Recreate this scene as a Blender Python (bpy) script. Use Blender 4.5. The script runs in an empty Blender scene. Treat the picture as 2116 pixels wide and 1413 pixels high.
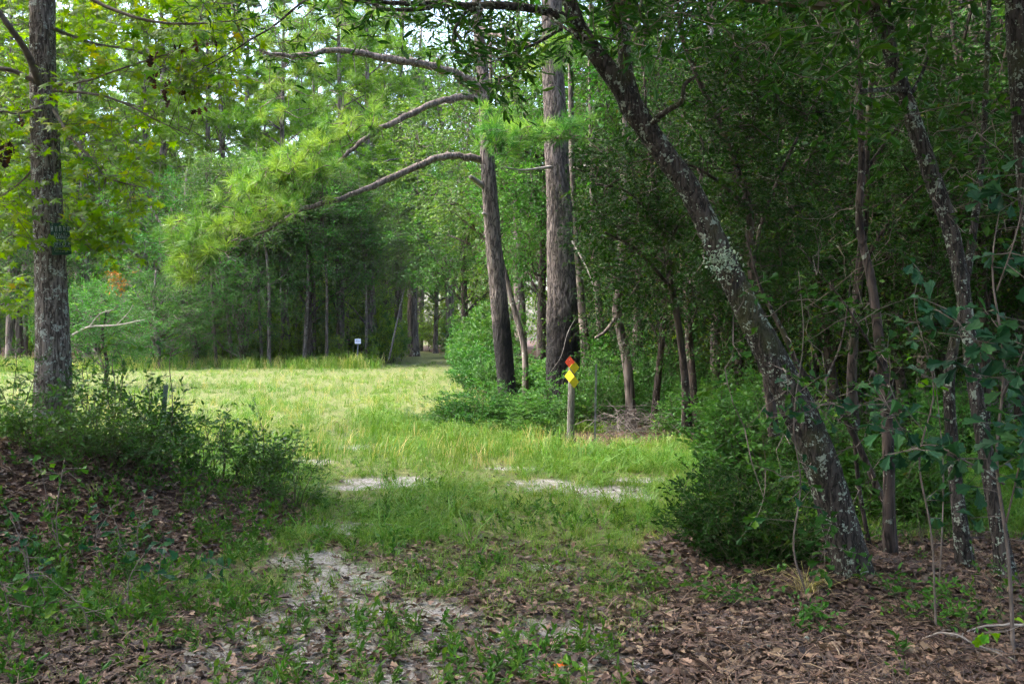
import bpy, math, random
import numpy as np
from mathutils import Matrix, Vector

# ------------------------------------------------------------------ camera, sky, sun, exposure
SC = bpy.context.scene
COL = SC.collection
R = math.radians
CAM_H, FPX, HOR, CX = 1.6, 2057.0, 696.0, 1058.0
cam_d = bpy.data.cameras.new('camera')
cam_d.lens = 35.0; cam_d.sensor_width = 36.0; cam_d.clip_start = 0.05; cam_d.clip_end = 2000
cam = bpy.data.objects.new('camera', cam_d); COL.objects.link(cam)
cam.location = (0, 0, CAM_H); cam.rotation_euler = (R(90 - 0.29), 0, 0)
SC.camera = cam

SUN_EL, SUN_AZ = 55.0, -84.0      # azimuth from +Y (view direction) towards +X
wd = bpy.data.worlds.new('World'); SC.world = wd; wd.use_nodes = True
wn = wd.node_tree; bg = wn.nodes['Background']
sky = wn.nodes.new('ShaderNodeTexSky'); sky.sky_type = 'NISHITA'; sky.sun_disc = False
sky.sun_elevation = R(SUN_EL); sky.sun_rotation = R(SUN_AZ)
sky.air_density = 1.0; sky.dust_density = 4.0; sky.ozone_density = 1.0
wn.links.new(sky.outputs[0], bg.inputs[0]); bg.inputs[1].default_value = 0.15
sun_d = bpy.data.lights.new('sun', 'SUN'); sun_d.energy = 2.0; sun_d.angle = R(40); sun_d.color = (1.0, 0.97, 0.91)
sun = bpy.data.objects.new('sun', sun_d); COL.objects.link(sun)
sd = Vector((math.sin(R(SUN_AZ)) * math.cos(R(SUN_EL)), math.cos(R(SUN_AZ)) * math.cos(R(SUN_EL)), math.sin(R(SUN_EL))))
sun.rotation_euler = sd.to_track_quat('Z', 'Y').to_euler(); sun.location = (-20, 30, 40)
VS = SC.view_settings
VS.view_transform = 'Standard'; VS.look = 'None'; VS.gamma = 1.0; VS.use_curve_mapping = False
VS.exposure = 2.75
cy = SC.cycles
cy.max_bounces = 4; cy.diffuse_bounces = 2; cy.glossy_bounces = 1; cy.transmission_bounces = 3; cy.transparent_max_bounces = 2
cy.use_adaptive_sampling = True; cy.adaptive_threshold = .035; cy.adaptive_min_samples = 24
cy.use_denoising = True; cy.denoising_prefilter = 'NONE'; cy.sample_clamp_indirect = 6.0; cy.caustics_reflective = False; cy.caustics_refractive = False

# ------------------------------------------------------------------ small maths
RNG = np.random.default_rng(11)
def P(px, py, Y):
    return np.array([(px - CX) / FPX * Y, Y, CAM_H - (py - HOR) / FPX * Y])
def unit(a):
    return a / np.maximum(np.linalg.norm(a, axis=-1, keepdims=True), 1e-9)
def hash3(i):
    i = i.astype(np.int64)
    h = (i[..., 0] * 374761393 + i[..., 1] * 668265263 + i[..., 2] * 2147483647) & 0x7fffffff
    h = ((h ^ (h >> 13)) * 1274126177) & 0x7fffffff
    h = (h ^ (h >> 16)) & 0xffff
    return h / 65535.0
def vnoise(p):
    p = np.asarray(p, float); f = np.floor(p); u = p - f; u = u * u * (3 - 2 * u); out = 0
    for dx in (0, 1):
        for dy in (0, 1):
            for dz in (0, 1):
                w = (u[..., 0] if dx else 1 - u[..., 0]) * (u[..., 1] if dy else 1 - u[..., 1]) * (u[..., 2] if dz else 1 - u[..., 2])
                out = out + w * hash3(f + np.array([dx, dy, dz]))
    return out
def fbm(p, o=3):
    s, a, t = 0, 0.5, 0
    for k in range(o):
        s = s + a * vnoise(np.asarray(p) * 2 ** k + 17.3 * k); t += a; a *= .5
    return s / t
def n2(x, y, s, seed=0.0, o=3):
    return fbm(np.stack([x * s + seed, y * s + seed * 1.7, np.full_like(x * 1.0, seed * .37)], -1), o)
def spline(c, n):
    c = np.asarray(c, float); k = len(c)
    q = np.vstack([2 * c[0] - c[1], c, 2 * c[-1] - c[-2]])
    t = np.linspace(0, k - 1 - 1e-6, n); i = t.astype(int); u = (t - i)[:, None]
    a, b, d, e = q[i], q[i + 1], q[i + 2], q[i + 3]
    return .5 * (2 * b + (d - a) * u + (2 * a - 5 * b + 4 * d - e) * u * u + (3 * b - a - 3 * d + e) * u ** 3)
def smooth(a, b, x):
    t = np.clip((x - a) / (b - a), 0, 1); return t * t * (3 - 2 * t)

def ground_h(x, y):
    x = np.asarray(x, float); y = np.asarray(y, float)
    d = np.sqrt(((x + 4.7) / np.where(x < -4.7, 5.0, 3.0)) ** 2 + ((y - 8.9) / np.where(y < 8.9, 3.1, 2.4)) ** 2)
    h = .74 * smooth(1, 0.12, d)
    d2 = np.sqrt(((x - 2.3) / 1.3) ** 2 + ((y - 6.5) / .9) ** 2)
    h = h + .09 * smooth(1, 0, d2)
    h = h + .05 * (n2(x, y, .5, 3.1) - .5) + .025 * (n2(x, y, 2.3, 9.2) - .5)
    h = h + .5 * smooth(55, 120, y) * n2(x, y, .03, 5.5)
    return h
def gh(x, y): return float(ground_h(np.array([x]), np.array([y]))[0])

# ------------------------------------------------------------------ mesh building
class MB:
    def __init__(s): s.V = []; s.F = []; s.A = []; s.n = 0
    def add(s, V, F, v=0.5):
        V = np.asarray(V, float).reshape(-1, 3); F = np.asarray(F, np.int64).reshape(-1, 3)
        s.V.append(V); s.F.append(F + s.n); s.n += len(V)
        s.A.append(np.broadcast_to(np.asarray(v, float), (len(V),)).copy())
    def mesh(s, name, mat, smooth_=False):
        V = np.concatenate(s.V) if s.V else np.zeros((0, 3)); F = np.concatenate(s.F) if s.F else np.zeros((0, 3), int)
        A = np.concatenate(s.A) if s.A else np.zeros(0)
        me = bpy.data.meshes.new(name)
        me.vertices.add(len(V)); me.vertices.foreach_set('co', V.astype(np.float32).ravel())
        me.loops.add(len(F) * 3); me.loops.foreach_set('vertex_index', F.astype(np.int32).ravel())
        me.polygons.add(len(F)); me.polygons.foreach_set('loop_start', np.arange(len(F), dtype=np.int32) * 3)
        me.update(calc_edges=True)
        me.polygons.foreach_set('use_smooth', np.full(len(F), smooth_))
        me.attributes.new('v', 'FLOAT', 'POINT').data.foreach_set('value', A.astype(np.float32))
        me.materials.append(mat); me.update()
        return me
    def build(s, name, mat, parent=None, smooth_=False, loc=None):
        o = bpy.data.objects.new(name, s.mesh(name, mat, smooth_)); COL.objects.link(o)
        if parent is not None: o.parent = parent
        if loc is not None: o.location = loc
        return o
def meshobj(name, me, parent=None):
    o = bpy.data.objects.new(name, me); COL.objects.link(o)
    if parent is not None: o.parent = parent
    return o
def tag(o, label=None, cat=None, group=None, kind=None):
    if label: o['label'] = label
    if cat: o['category'] = cat
    if group: o['group'] = group
    if kind: o['kind'] = kind
    return o
def thing(name, loc, label, cat, group=None, rz=0.0, sc=1.0):
    o = bpy.data.objects.new(name, None); COL.objects.link(o)
    o.empty_display_size = .2
    o.location = tuple(float(c) for c in loc); o.rotation_euler = (0, 0, rz); o.scale = (sc, sc, sc)
    return tag(o, label, cat, group)
def dup(root, loc, rz, sc, label, group=None, tilt=(0, 0)):
    r = root.copy(); COL.objects.link(r); r.location = tuple(float(c) for c in loc)
    r.rotation_euler = (tilt[0], tilt[1], rz); r.scale = sc if isinstance(sc, tuple) else (sc, sc, sc)
    r['label'] = label
    if group: r['group'] = group
    for ch in list(root.children):
        c = ch.copy(); COL.objects.link(c); c.parent = r
        for g in ch.children:
            d = g.copy(); COL.objects.link(d); d.parent = c
    return r

def tube(mb, pts, rad, n=8, bark=None, v=.5, cap=True):
    pts = np.asarray(pts, float); rad = np.broadcast_to(np.asarray(rad, float), (len(pts),)); m = len(pts)
    t = unit(np.gradient(pts, axis=0)); ax = np.zeros(3); ax[np.argmin(np.abs(t.mean(0)))] = 1
    e1 = unit(np.cross(t, ax)); e2 = np.cross(t, e1)
    th = np.arange(n) / n * 2 * np.pi; cs, sn = np.cos(th), np.sin(th)
    d = e1[:, None] * cs[None, :, None] + e2[:, None] * sn[None, :, None]
    rr = np.repeat(rad[:, None], n, 1)
    if bark:
        amp, fu, fz = bark
        s = np.concatenate([[0], np.cumsum(np.linalg.norm(np.diff(pts, axis=0), axis=1))])
        q = np.stack(np.broadcast_arrays(cs[None] * fu, sn[None] * fu, s[:, None] * fz), -1)
        rid = 1 - np.abs(2 * fbm(q, 3) - 1)
        lump = vnoise(np.stack(np.broadcast_arrays(cs[None] * 1.3 + 5, sn[None] * 1.3, s[:, None] * 1.4), -1))
        rr = rr * (1 + amp * (rid - .6) + .12 * (lump - .5))
    V = pts[:, None] + d * rr[..., None]
    i = np.arange(m - 1)[:, None] * n; j = np.arange(n)[None]; k = (j + 1) % n
    a, b, c, e = i + j, i + k, i + n + k, i + n + j
    F = np.concatenate([np.stack([a, b, c], -1).reshape(-1, 3), np.stack([a, c, e], -1).reshape(-1, 3)])
    V = V.reshape(-1, 3)
    if cap:
        V = np.vstack([V, pts[-1] + t[-1] * rad[-1] * .4]); l = (m - 1) * n; jj = np.arange(n)
        F = np.vstack([F, np.stack([l + jj, l + (jj + 1) % n, np.full(n, m * n)], -1)])
    mb.add(V, F, v)
def sticks(mb, p0, p1, r0, r1, v=.5):
    p0 = np.asarray(p0, float).reshape(-1, 3); p1 = np.asarray(p1, float).reshape(-1, 3); N = len(p0)
    if N == 0: return
    t = unit(p1 - p0); a = np.where(np.abs(t[:, 2:3]) > .8, np.array([[1., 0, 0]]), np.array([[0, 0, 1.]]))
    e1 = unit(np.cross(t, a)); e2 = np.cross(t, e1)
    r0 = np.broadcast_to(r0, (N,))[:, None]; r1 = np.broadcast_to(r1, (N,))[:, None]
    V = []
    for q in range(3):
        d = e1 * math.cos(q * 2.0944) + e2 * math.sin(q * 2.0944); V += [p0 + d * r0, p1 + d * r1]
    V = np.stack(V, 1)
    f = np.array([[0, 2, 3], [0, 3, 1], [2, 4, 5], [2, 5, 3], [4, 0, 1], [4, 1, 5]])
    mb.add(V.reshape(-1, 3), (f[None] + np.arange(N)[:, None, None] * 6).reshape(-1, 3), v)
def frames(d, nr):
    y = unit(d); x = unit(np.cross(y, nr)); z = np.cross(x, y); return x, y, z
def inst(mb, tmpl, pos, d, nr, size, v=.5):
    T, F = tmpl; N = len(pos)
    if N == 0: return
    x, y, z = frames(d, nr); s = np.broadcast_to(np.asarray(size, float), (N,))[:, None, None]
    V = pos[:, None] + s * (T[None, :, 0:1] * x[:, None] + T[None, :, 1:2] * y[:, None] + T[None, :, 2:3] * z[:, None])
    k = len(T); v = np.repeat(np.broadcast_to(np.asarray(v, float), (N,)), k)
    mb.add(V.reshape(-1, 3), (F[None] + np.arange(N)[:, None, None] * k).reshape(-1, 3), v)

# leaf shapes: base at the origin, tip at y = 1
L_DIA = (np.array([[0, 0, 0], [.27, .5, .06], [0, 1, -.04], [-.27, .5, .06]]), np.array([[0, 1, 2], [0, 2, 3]]))
L_OVAL = (np.array([[0, 0, 0], [.2, .3, .05], [.21, .65, .05], [0, 1, -.06], [-.21, .65, .05], [-.2, .3, .05]]),
          np.array([[0, 1, 2], [0, 2, 3], [0, 3, 4], [0, 4, 5]]))
L_LONG = (np.array([[0, 0, 0], [.13, .35, .03], [.12, .7, .02], [0, 1, -.08], [-.12, .7, .02], [-.13, .35, .03]]),
          np.array([[0, 1, 2], [0, 2, 3], [0, 3, 4], [0, 4, 5]]))
def fan(out, c, zc=0.0):
    V = np.vstack([[c[0], c[1], zc], out]); n = len(out)
    return V, np.array([[0, i + 1, (i + 1) % n + 1] for i in range(n)])
def star_leaf():
    o = []
    for k in range(5):
        a = R(-72 * 2 + 72 * k); rr = .58 if k in (0, 4) else (.66 if k != 2 else .72)
        a2 = {0: -118, 1: -58, 2: 0, 3: 58, 4: 118}[k]
        o.append([math.sin(R(a2)) * rr, .38 + math.cos(R(a2)) * rr * .9, -.08])
        if k < 4:
            am = (a2 + {0: -58, 1: 0, 2: 58, 3: 118}[k]) / 2
            o.append([math.sin(R(am)) * .27, .38 + math.cos(R(am)) * .27, .0])
    o.append([0, .2, 0])
    V, F = fan(np.array(o), (0, .38), .02)
    k = len(V); V = np.vstack([V, [[.012, 0, .05], [-.012, 0, .05], [0, .25, 0]]]); F = np.vstack([F, [[k, k + 1, k + 2]]])
    return V, F
L_STAR = star_leaf()
def oak_leaf():      # broad spatulate leaf with three shallow lobes at the tip
    o = [[0, 0, .0], [.05, .14, .02], [.11, .32, .06], [.24, .5, .12], [.2, .6, .08], [.33, .74, .12], [.3, .86, .06], [.14, .87, .0], [.1, .98, -.06], [0, .95, -.08],
         [-.12, 1., -.06], [-.15, .88, .0], [-.33, .85, .07], [-.3, .7, .12], [-.19, .58, .08], [-.22, .47, .12], [-.1, .3, .06], [-.05, .14, .02]]
    return fan(np.array(o), (0, .55), -.02)
L_OAK = oak_leaf()
def lobed_leaf():    # fallen oak leaf with pairs of lobes
    o = [[0, 0, 0], [.1, .18, .03], [.3, .3, .1], [.13, .42, .03], [.36, .58, .12], [.16, .68, .04], [.24, .86, .1], [0, 1, .02],
         [-.24, .86, .07], [-.16, .68, .03], [-.36, .58, .1], [-.13, .42, .03], [-.3, .3, .08], [-.1, .18, .03]]
    return fan(np.array(o), (0, .5), -.02)
L_LOBED = lobed_leaf()
def needle_tuft(n, w, seed, back=.25, spread=1.0):
    r = np.random.default_rng(seed); V = []; F = []
    for k in range(n):
        az = r.uniform(0, 6.283); el = r.uniform(-back, 1.1)
        d = np.array([math.cos(az) * math.cos(el) * spread, math.sin(el), math.sin(az) * math.cos(el) * spread]); d /= np.linalg.norm(d)
        b = np.array([0, r.uniform(-.35, .15), 0]); L = r.uniform(.8, 1.1)
        s = np.cross(d, r.normal(size=3)); s /= np.linalg.norm(s)
        i = len(V); tip = b + d * L + np.array([0, 0, -.12 * L]); mid = b + d * L * .55
        V += [b - s * w * .5, b + s * w * .5, mid + s * w * .5, mid - s * w * .5, tip]
        F += [[i, i + 1, i + 2], [i, i + 2, i + 3], [i + 3, i + 2, i + 4]]
    return np.array(V), np.array(F)

def sprigs(rng, lf, wood, o, d, L, k, tmpl, size, v0=None, flat=1.0, spread=.9, tw=.004, droop=.1, wild=.55):
    """o,d (N,3) twig start and direction, L (N,) length, k leaves on each"""
    o = np.asarray(o); N = len(o)
    if N == 0: return
    d = unit(d); L = np.broadcast_to(np.asarray(L, float), (N,))
    end = o + d * L[:, None] + np.array([0, 0, -1.]) * (droop * L)[:, None]
    if wood is not None: sticks(wood, o, end, tw, tw * .5)
    t = (np.linspace(.12, 1, k)[None] + rng.uniform(-.06, .06, (N, k)))[..., None]
    pos = o[:, None] * (1 - t) + end[:, None] * t
    side = unit(np.cross(d, np.array([0, 0, 1.])) + rng.normal(size=(N, 3)) * .25)
    sg = np.where(np.arange(k) % 2 == 0, 1., -1.)[None, :, None] * np.where(np.arange(k) == k - 1, .1, 1.)[None, :, None]
    ld = d[:, None] * .7 + side[:, None] * sg * spread + rng.normal(size=(N, k, 3)) * .28 * (1 + wild * .5)
    nr = np.array([0, 0, 1.]) * flat + rng.normal(size=(N, k, 3)) * wild
    v0 = rng.uniform(0, 1, N) if v0 is None else np.broadcast_to(v0, (N,))
    v = np.clip(v0[:, None] * .6 + rng.uniform(0, .4, (N, k)), 0, 1)
    sz = size * rng.uniform(.6, 1.2, (N, k))
    inst(lf, tmpl, pos.reshape(-1, 3), ld.reshape(-1, 3), nr.reshape(-1, 3), sz.ravel(), v.ravel())
def ball(rng, n, p=3.0):
    return unit(rng.normal(size=(n, 3))) * (rng.uniform(0, 1, n) ** (1 / p))[:, None]

def near_pt(nodes, p):
    d = np.linalg.norm(p[:, None] - nodes[None], axis=2); return nodes[np.argmin(d, 1)]
def grow(nodes, p):
    """where each twig end hangs on: the nearest limb point or an earlier twig end, so twigs branch off one another"""
    d = np.linalg.norm(p[:, None] - nodes[None], axis=2); bi = np.argmin(d, 1); best = d[np.arange(len(p)), bi]; src = nodes[bi].copy(); out = np.zeros_like(p); left = np.ones(len(p), bool)
    for _ in range(len(p)):
        i = int(np.argmin(np.where(left, best, 1e9))); left[i] = False; out[i] = src[i]
        dd = np.linalg.norm(p - p[i], axis=1) * 1.1; up = left & (dd < best); best[up] = dd[up]; src[up] = p[i]
    return out
def crown(rng, lf, wood, axis, c, Rd, ncl, clr, spk, k, tmpl, size, limbs=10, limb_r=.06, z0=None, lobes=7, flat=1.0, droop=.1, tw=.004, wild=.55, hollow=2.2):
    """clumps of leafy twigs round limbs that leave the trunk polyline `axis`"""
    c = np.asarray(c, float); Rd = np.asarray(Rd, float)
    q = ball(rng, ncl, hollow); ld = unit(rng.normal(size=(lobes, 3)))
    bump = .72 + .42 * np.max(np.clip(unit(q) @ ld.T, 0, 1) ** 3, axis=1)
    cl = c + q * Rd * bump[:, None]
    if z0 is not None: cl = cl[cl[:, 2] > z0]
    axis = np.asarray(axis, float)
    order = rng.permutation(len(cl)); L = []; rad = []
    for i in order[:limbs]:
        e = cl[i]; hz = e[2] - np.hypot(*(e[:2] - axis[-1, :2])) * rng.uniform(.5, 1.0)
        a = axis[np.argmin(np.abs(axis[:, 2] - max(hz, axis[0, 2])))]
        m1 = a * .62 + e * .38 + np.array([0, 0, .12]) * np.linalg.norm(e - a) * rng.uniform(-.3, 1) + rng.normal(size=3) * .05 * np.linalg.norm(e - a)
        m2 = a * .28 + e * .72 + np.array([0, 0, .1]) * np.linalg.norm(e - a) * rng.uniform(-.2, 1) + rng.normal(size=3) * .05 * np.linalg.norm(e - a)
        pl = spline([a, m1, m2, e], 9); rr = np.linspace(limb_r, limb_r * .25, 9)
        tube(wood, pl, rr, 5); L.append(pl)
    nodes = np.vstack(L + [axis]) if L else axis
    nn = grow(nodes, cl)
    mid = (nn + cl) / 2 + rng.normal(size=cl.shape) * .06 * np.linalg.norm(cl - nn, axis=1, keepdims=True)
    sticks(wood, nn, mid, limb_r * .25, limb_r * .17); sticks(wood, mid, cl, limb_r * .17, limb_r * .08)
    M = len(cl); vb = rng.uniform(0, 1, M)
    o = np.repeat(cl, spk, 0) + ball(rng, M * spk, 2.5) * clr * .55 * np.array([1, 1, .7])
    out = unit(np.repeat(cl - c, spk, 0) / Rd) * .7 + rng.normal(size=(M * spk, 3)) * np.array([.8, .8, .45])
    sprigs(rng, lf, wood, o, out, clr * rng.uniform(.4, 1.0, M * spk), k, tmpl, size, np.clip(np.repeat(vb, spk) + rng.normal(size=M * spk) * .15, 0, 1), flat, .9, tw, droop, wild)

# ------------------------------------------------------------------ materials
def newmat(name):
    m = bpy.data.materials.new(name); m.use_nodes = True; nt = m.node_tree; nt.nodes.clear()
    out = nt.nodes.new('ShaderNodeOutputMaterial')
    def N(t, **kw):
        n = nt.nodes.new(t)
        for k_, v_ in kw.items():
            if k_.startswith('i_'):
                key = k_[2:]; n.inputs[int(key) if key.isdigit() else key.replace('_', ' ')].default_value = v_
            else: setattr(n, k_, v_)
        return n
    return m, nt, out, N
def ramp(n, stops):
    e = n.color_ramp.elements
    while len(e) > 1: e.remove(e[-1])
    e[0].position = stops[0][0]; e[0].color = (*stops[0][1], 1)
    for p, c in stops[1:]:
        q = e.new(p); q.color = (*c, 1)
def g3(x): return (x, x, x)
def leaf_mat(name, stops, trans=.4, rough=.55, spec=.22, var=.35, warm=(1.08, 1.15, .55), worldscale=None, sat=1.15):
    m, nt, out, N = newmat(name); lk = nt.links.new
    at = N('ShaderNodeAttribute', attribute_name='v'); cr = N('ShaderNodeValToRGB'); ramp(cr, stops); lk(at.outputs['Fac'], cr.inputs[0])
    oi = N('ShaderNodeObjectInfo'); mp = N('ShaderNodeMapRange'); mp.inputs[3].default_value = 1 - var * .5; mp.inputs[4].default_value = 1 + var * .5
    lk(oi.outputs['Random'], mp.inputs[0])
    hs = N('ShaderNodeHueSaturation'); hs.inputs['Saturation'].default_value = sat; lk(mp.outputs[0], hs.inputs['Value']); lk(cr.outputs[0], hs.inputs['Color'])
    mh = N('ShaderNodeMapRange'); mh.inputs[3].default_value = .5 - var * .04; mh.inputs[4].default_value = .5 + var * .04
    w1 = N('ShaderNodeTexWhiteNoise', noise_dimensions='1D'); lk(oi.outputs['Random'], w1.inputs['W']); lk(w1.outputs['Value'], mh.inputs[0]); lk(mh.outputs[0], hs.inputs['Hue'])
    col = hs.outputs[0]
    if worldscale:
        nz = N('ShaderNodeTexNoise'); nz.inputs['Scale'].default_value = worldscale; nz.inputs['Detail'].default_value = 3
        lk(oi.outputs['Location'], nz.inputs['Vector'])
        r2 = N('ShaderNodeValToRGB'); ramp(r2, [(.32, (.6, .78, .66)), (.5, (1, 1, 1)), (.7, (1.22, 1.1, 1.0))]); lk(nz.outputs[0], r2.inputs[0])
        mx = N('ShaderNodeMix', data_type='RGBA', blend_type='MULTIPLY'); mx.inputs[0].default_value = 1; lk(col, mx.inputs[6]); lk(r2.outputs[0], mx.inputs[7]); col = mx.outputs[2]
    pr = N('ShaderNodeBsdfPrincipled'); pr.inputs['Roughness'].default_value = rough; pr.inputs['Specular IOR Level'].default_value = spec
    lk(col, pr.inputs['Base Color'])
    if trans > 0:
        tm = N('ShaderNodeMix', data_type='RGBA', blend_type='MULTIPLY'); tm.inputs[0].default_value = 1; tm.inputs[7].default_value = (*warm, 1); lk(col, tm.inputs[6])
        tr = N('ShaderNodeBsdfTranslucent'); lk(tm.outputs[2], tr.inputs[0])
        ms = N('ShaderNodeMixShader'); ms.inputs[0].default_value = trans; lk(pr.outputs[0], ms.inputs[1]); lk(tr.outputs[0], ms.inputs[2]); lk(ms.outputs[0], out.inputs[0])
    else: lk(pr.outputs[0], out.inputs[0])
    return m
def bark_mat(name, dark, light, s=14, zs=.16, lichen=0.0, lcol=(.42, .47, .38), lscale=6, char=None, moss=0.0, bump=.6, plates=False):
    m, nt, out, N = newmat(name); lk = nt.links.new
    tc = N('ShaderNodeTexCoord'); mp = N('ShaderNodeMapping'); mp.inputs['Scale'].default_value = (s, s, s * zs); lk(tc.outputs['Object'], mp.inputs[0])
    nz = N('ShaderNodeTexNoise'); nz.inputs['Scale'].default_value = 1.0; nz.inputs['Detail'].default_value = 6; nz.inputs['Roughness'].default_value = .65; lk(mp.outputs[0], nz.inputs[0])
    vo = N('ShaderNodeTexVoronoi', feature='DISTANCE_TO_EDGE'); vo.inputs['Scale'].default_value = 1.1
    mv = N('ShaderNodeMix', data_type='VECTOR'); mv.inputs[0].default_value = .25; lk(mp.outputs[0], mv.inputs[4]); lk(nz.outputs['Color'], mv.inputs[5])
    lk(mv.outputs[1], vo.inputs['Vector'])
    if plates:
        vr = N('ShaderNodeMapRange'); vr.inputs[1].default_value = 0; vr.inputs[2].default_value = .16; lk(vo.outputs[0], vr.inputs[0])
    else:
        nr_ = N('ShaderNodeTexNoise'); nr_.inputs['Scale'].default_value = .55; nr_.inputs['Detail'].default_value = 3; nr_.inputs['Roughness'].default_value = .55; nr_.inputs['Distortion'].default_value = .6; lk(mp.outputs[0], nr_.inputs[0])
        sb = N('ShaderNodeMath', operation='SUBTRACT'); sb.inputs[1].default_value = .5; lk(nr_.outputs[0], sb.inputs[0])
        ab = N('ShaderNodeMath', operation='ABSOLUTE'); lk(sb.outputs[0], ab.inputs[0])
        vr = N('ShaderNodeMapRange'); vr.inputs[1].default_value = 0; vr.inputs[2].default_value = .09; vr.inputs[3].default_value = .15; lk(ab.outputs[0], vr.inputs[0])
    mm = N('ShaderNodeMath', operation='MULTIPLY'); lk(vr.outputs[0], mm.inputs[0]); lk(nz.outputs[0], mm.inputs[1])
    cr = N('ShaderNodeValToRGB'); mid = tuple((a + b) / 2 for a, b in zip(dark, light)); ramp(cr, [(.05, dark), (.33, mid), (.62, light)]); lk(mm.outputs[0], cr.inputs[0])
    col = cr.outputs[0]
    def over(fac, c, src):
        x = N('ShaderNodeMix', data_type='RGBA'); lk(fac, x.inputs[0]); lk(src, x.inputs[6]); x.inputs[7].default_value = (*c, 1); return x.outputs[2]
    if moss > 0:
        n3 = N('ShaderNodeTexNoise'); n3.inputs['Scale'].default_value = 2.2; n3.inputs['Detail'].default_value = 5; lk(tc.outputs['Object'], n3.inputs[0])
        r3 = N('ShaderNodeValToRGB'); ramp(r3, [(.66 - moss * .3, g3(0)), (.78 - moss * .3, g3(.75))]); lk(n3.outputs[0], r3.inputs[0]); col = over(r3.outputs[0], (.055, .06, .02), col)
    if lichen > 0:
        n4 = N('ShaderNodeTexNoise'); n4.inputs['Scale'].default_value = lscale; n4.inputs['Detail'].default_value = 7; n4.inputs['Roughness'].default_value = .68; lk(tc.outputs['Object'], n4.inputs[0])
        n6 = N('ShaderNodeTexNoise'); n6.inputs['Scale'].default_value = lscale * 4.2; n6.inputs['Detail'].default_value = 4; lk(tc.outputs['Object'], n6.inputs[0])
        mx6 = N('ShaderNodeMath', operation='MULTIPLY_ADD'); mx6.inputs[1].default_value = .55; lk(n6.outputs[0], mx6.inputs[0]); lk(n4.outputs[0], mx6.inputs[2])
        r4 = N('ShaderNodeValToRGB'); ramp(r4, [(.965 - lichen * .25, g3(0)), (1.0 - lichen * .25, g3(.8))]); lk(mx6.outputs[0], r4.inputs[0]); col = over(r4.outputs[0], lcol, col)
    if char:
        sx = N('ShaderNodeSeparateXYZ'); lk(tc.outputs['Object'], sx.inputs[0])
        n5 = N('ShaderNodeTexNoise'); n5.inputs['Scale'].default_value = 2.5; n5.inputs['Detail'].default_value = 5; lk(tc.outputs['Object'], n5.inputs[0])
        ad = N('ShaderNodeMath', operation='MULTIPLY_ADD'); ad.inputs[1].default_value = -2.2; lk(n5.outputs[0], ad.inputs[0]); lk(sx.outputs[2], ad.inputs[2])
        mr = N('ShaderNodeMapRange'); mr.inputs[1].default_value = char - 1.1 - .25; mr.inputs[2].default_value = char - 1.1 + .55; mr.inputs[3].default_value = .93; mr.inputs[4].default_value = 0; lk(ad.outputs[0], mr.inputs[0])
        col = over(mr.outputs[0], (.012, .011, .011), col)
    pr = N('ShaderNodeBsdfPrincipled'); pr.inputs['Roughness'].default_value = .92; pr.inputs['Specular IOR Level'].default_value = .2; lk(col, pr.inputs['Base Color'])
    bp = N('ShaderNodeBump'); bp.inputs['Strength'].default_value = bump; bp.inputs['Distance'].default_value = .03; lk(mm.outputs[0], bp.inputs['Height']); lk(bp.outputs[0], pr.inputs['Normal'])
    lk(pr.outputs[0], out.inputs[0]); return m
def plain_mat(name, c, rough=.6, c2=None, scale=8, metal=0.0, spec=.4, bump=0.0):
    m, nt, out, N = newmat(name); lk = nt.links.new
    tc = N('ShaderNodeTexCoord'); nz = N('ShaderNodeTexNoise'); nz.inputs['Scale'].default_value = scale; nz.inputs['Detail'].default_value = 5; lk(tc.outputs['Object'], nz.inputs[0])
    cr = N('ShaderNodeValToRGB'); ramp(cr, [(.35, c), (.7, c2 or tuple(x * .8 for x in c))]); lk(nz.outputs[0], cr.inputs[0])
    pr = N('ShaderNodeBsdfPrincipled'); pr.inputs['Roughness'].default_value = rough; pr.inputs['Metallic'].default_value = metal; pr.inputs['Specular IOR Level'].default_value = spec
    lk(cr.outputs[0], pr.inputs['Base Color'])
    if bump:
        bp = N('ShaderNodeBump'); bp.inputs['Strength'].default_value = bump; bp.inputs['Distance'].default_value = .02; lk(nz.outputs[0], bp.inputs['Height']); lk(bp.outputs[0], pr.inputs['Normal'])
    lk(pr.outputs[0], out.inputs[0]); return m

M = {}
M['sweetgum'] = leaf_mat('sweetgum_leaf', [(0, (.06, .14, .008)), (.5, (.115, .22, .012)), (.9, (.19, .28, .016)), (1, (.3, .25, .03))], .55, .5, .3)
M['dead_leaf'] = leaf_mat('dead_leaf', [(0, (.022, .012, .012)), (.6, (.05, .025, .02)), (1, (.12, .05, .025))], .1, .7)
M['oak'] = leaf_mat('oak_leaf', [(0, (.018, .048, .013)), (.6, (.036, .08, .018)), (1, (.08, .135, .026))], .35, .5, .12)
M['oak_far'] = leaf_mat('oak_foliage', [(0, (.04, .085, .024)), (.5, (.07, .135, .036)), (.85, (.1, .18, .045)), (1, (.16, .22, .05))], .42, .5, .3)
M['dark_far'] = leaf_mat('dark_foliage', [(0, (.032, .09, .022)), (.5, (.06, .14, .034)), (1, (.11, .205, .05))], .4, .55, .2)
M['bright_far'] = leaf_mat('bright_foliage', [(0, (.1, .19, .025)), (.5, (.17, .28, .04)), (1, (.27, .36, .06))], .5, .5, .3)
M['holly'] = leaf_mat('evergreen_leaf', [(0, (.01, .027, .008)), (.55, (.022, .054, .014)), (.88, (.042, .078, .016)), (1, (.085, .075, .016))], .3, .6, .1)
M['shrub'] = leaf_mat('shrub_leaf', [(0, (.035, .085, .025)), (.5, (.06, .14, .04)), (.9, (.1, .2, .05)), (1, (.19, .27, .05))], .4, .45)
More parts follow.
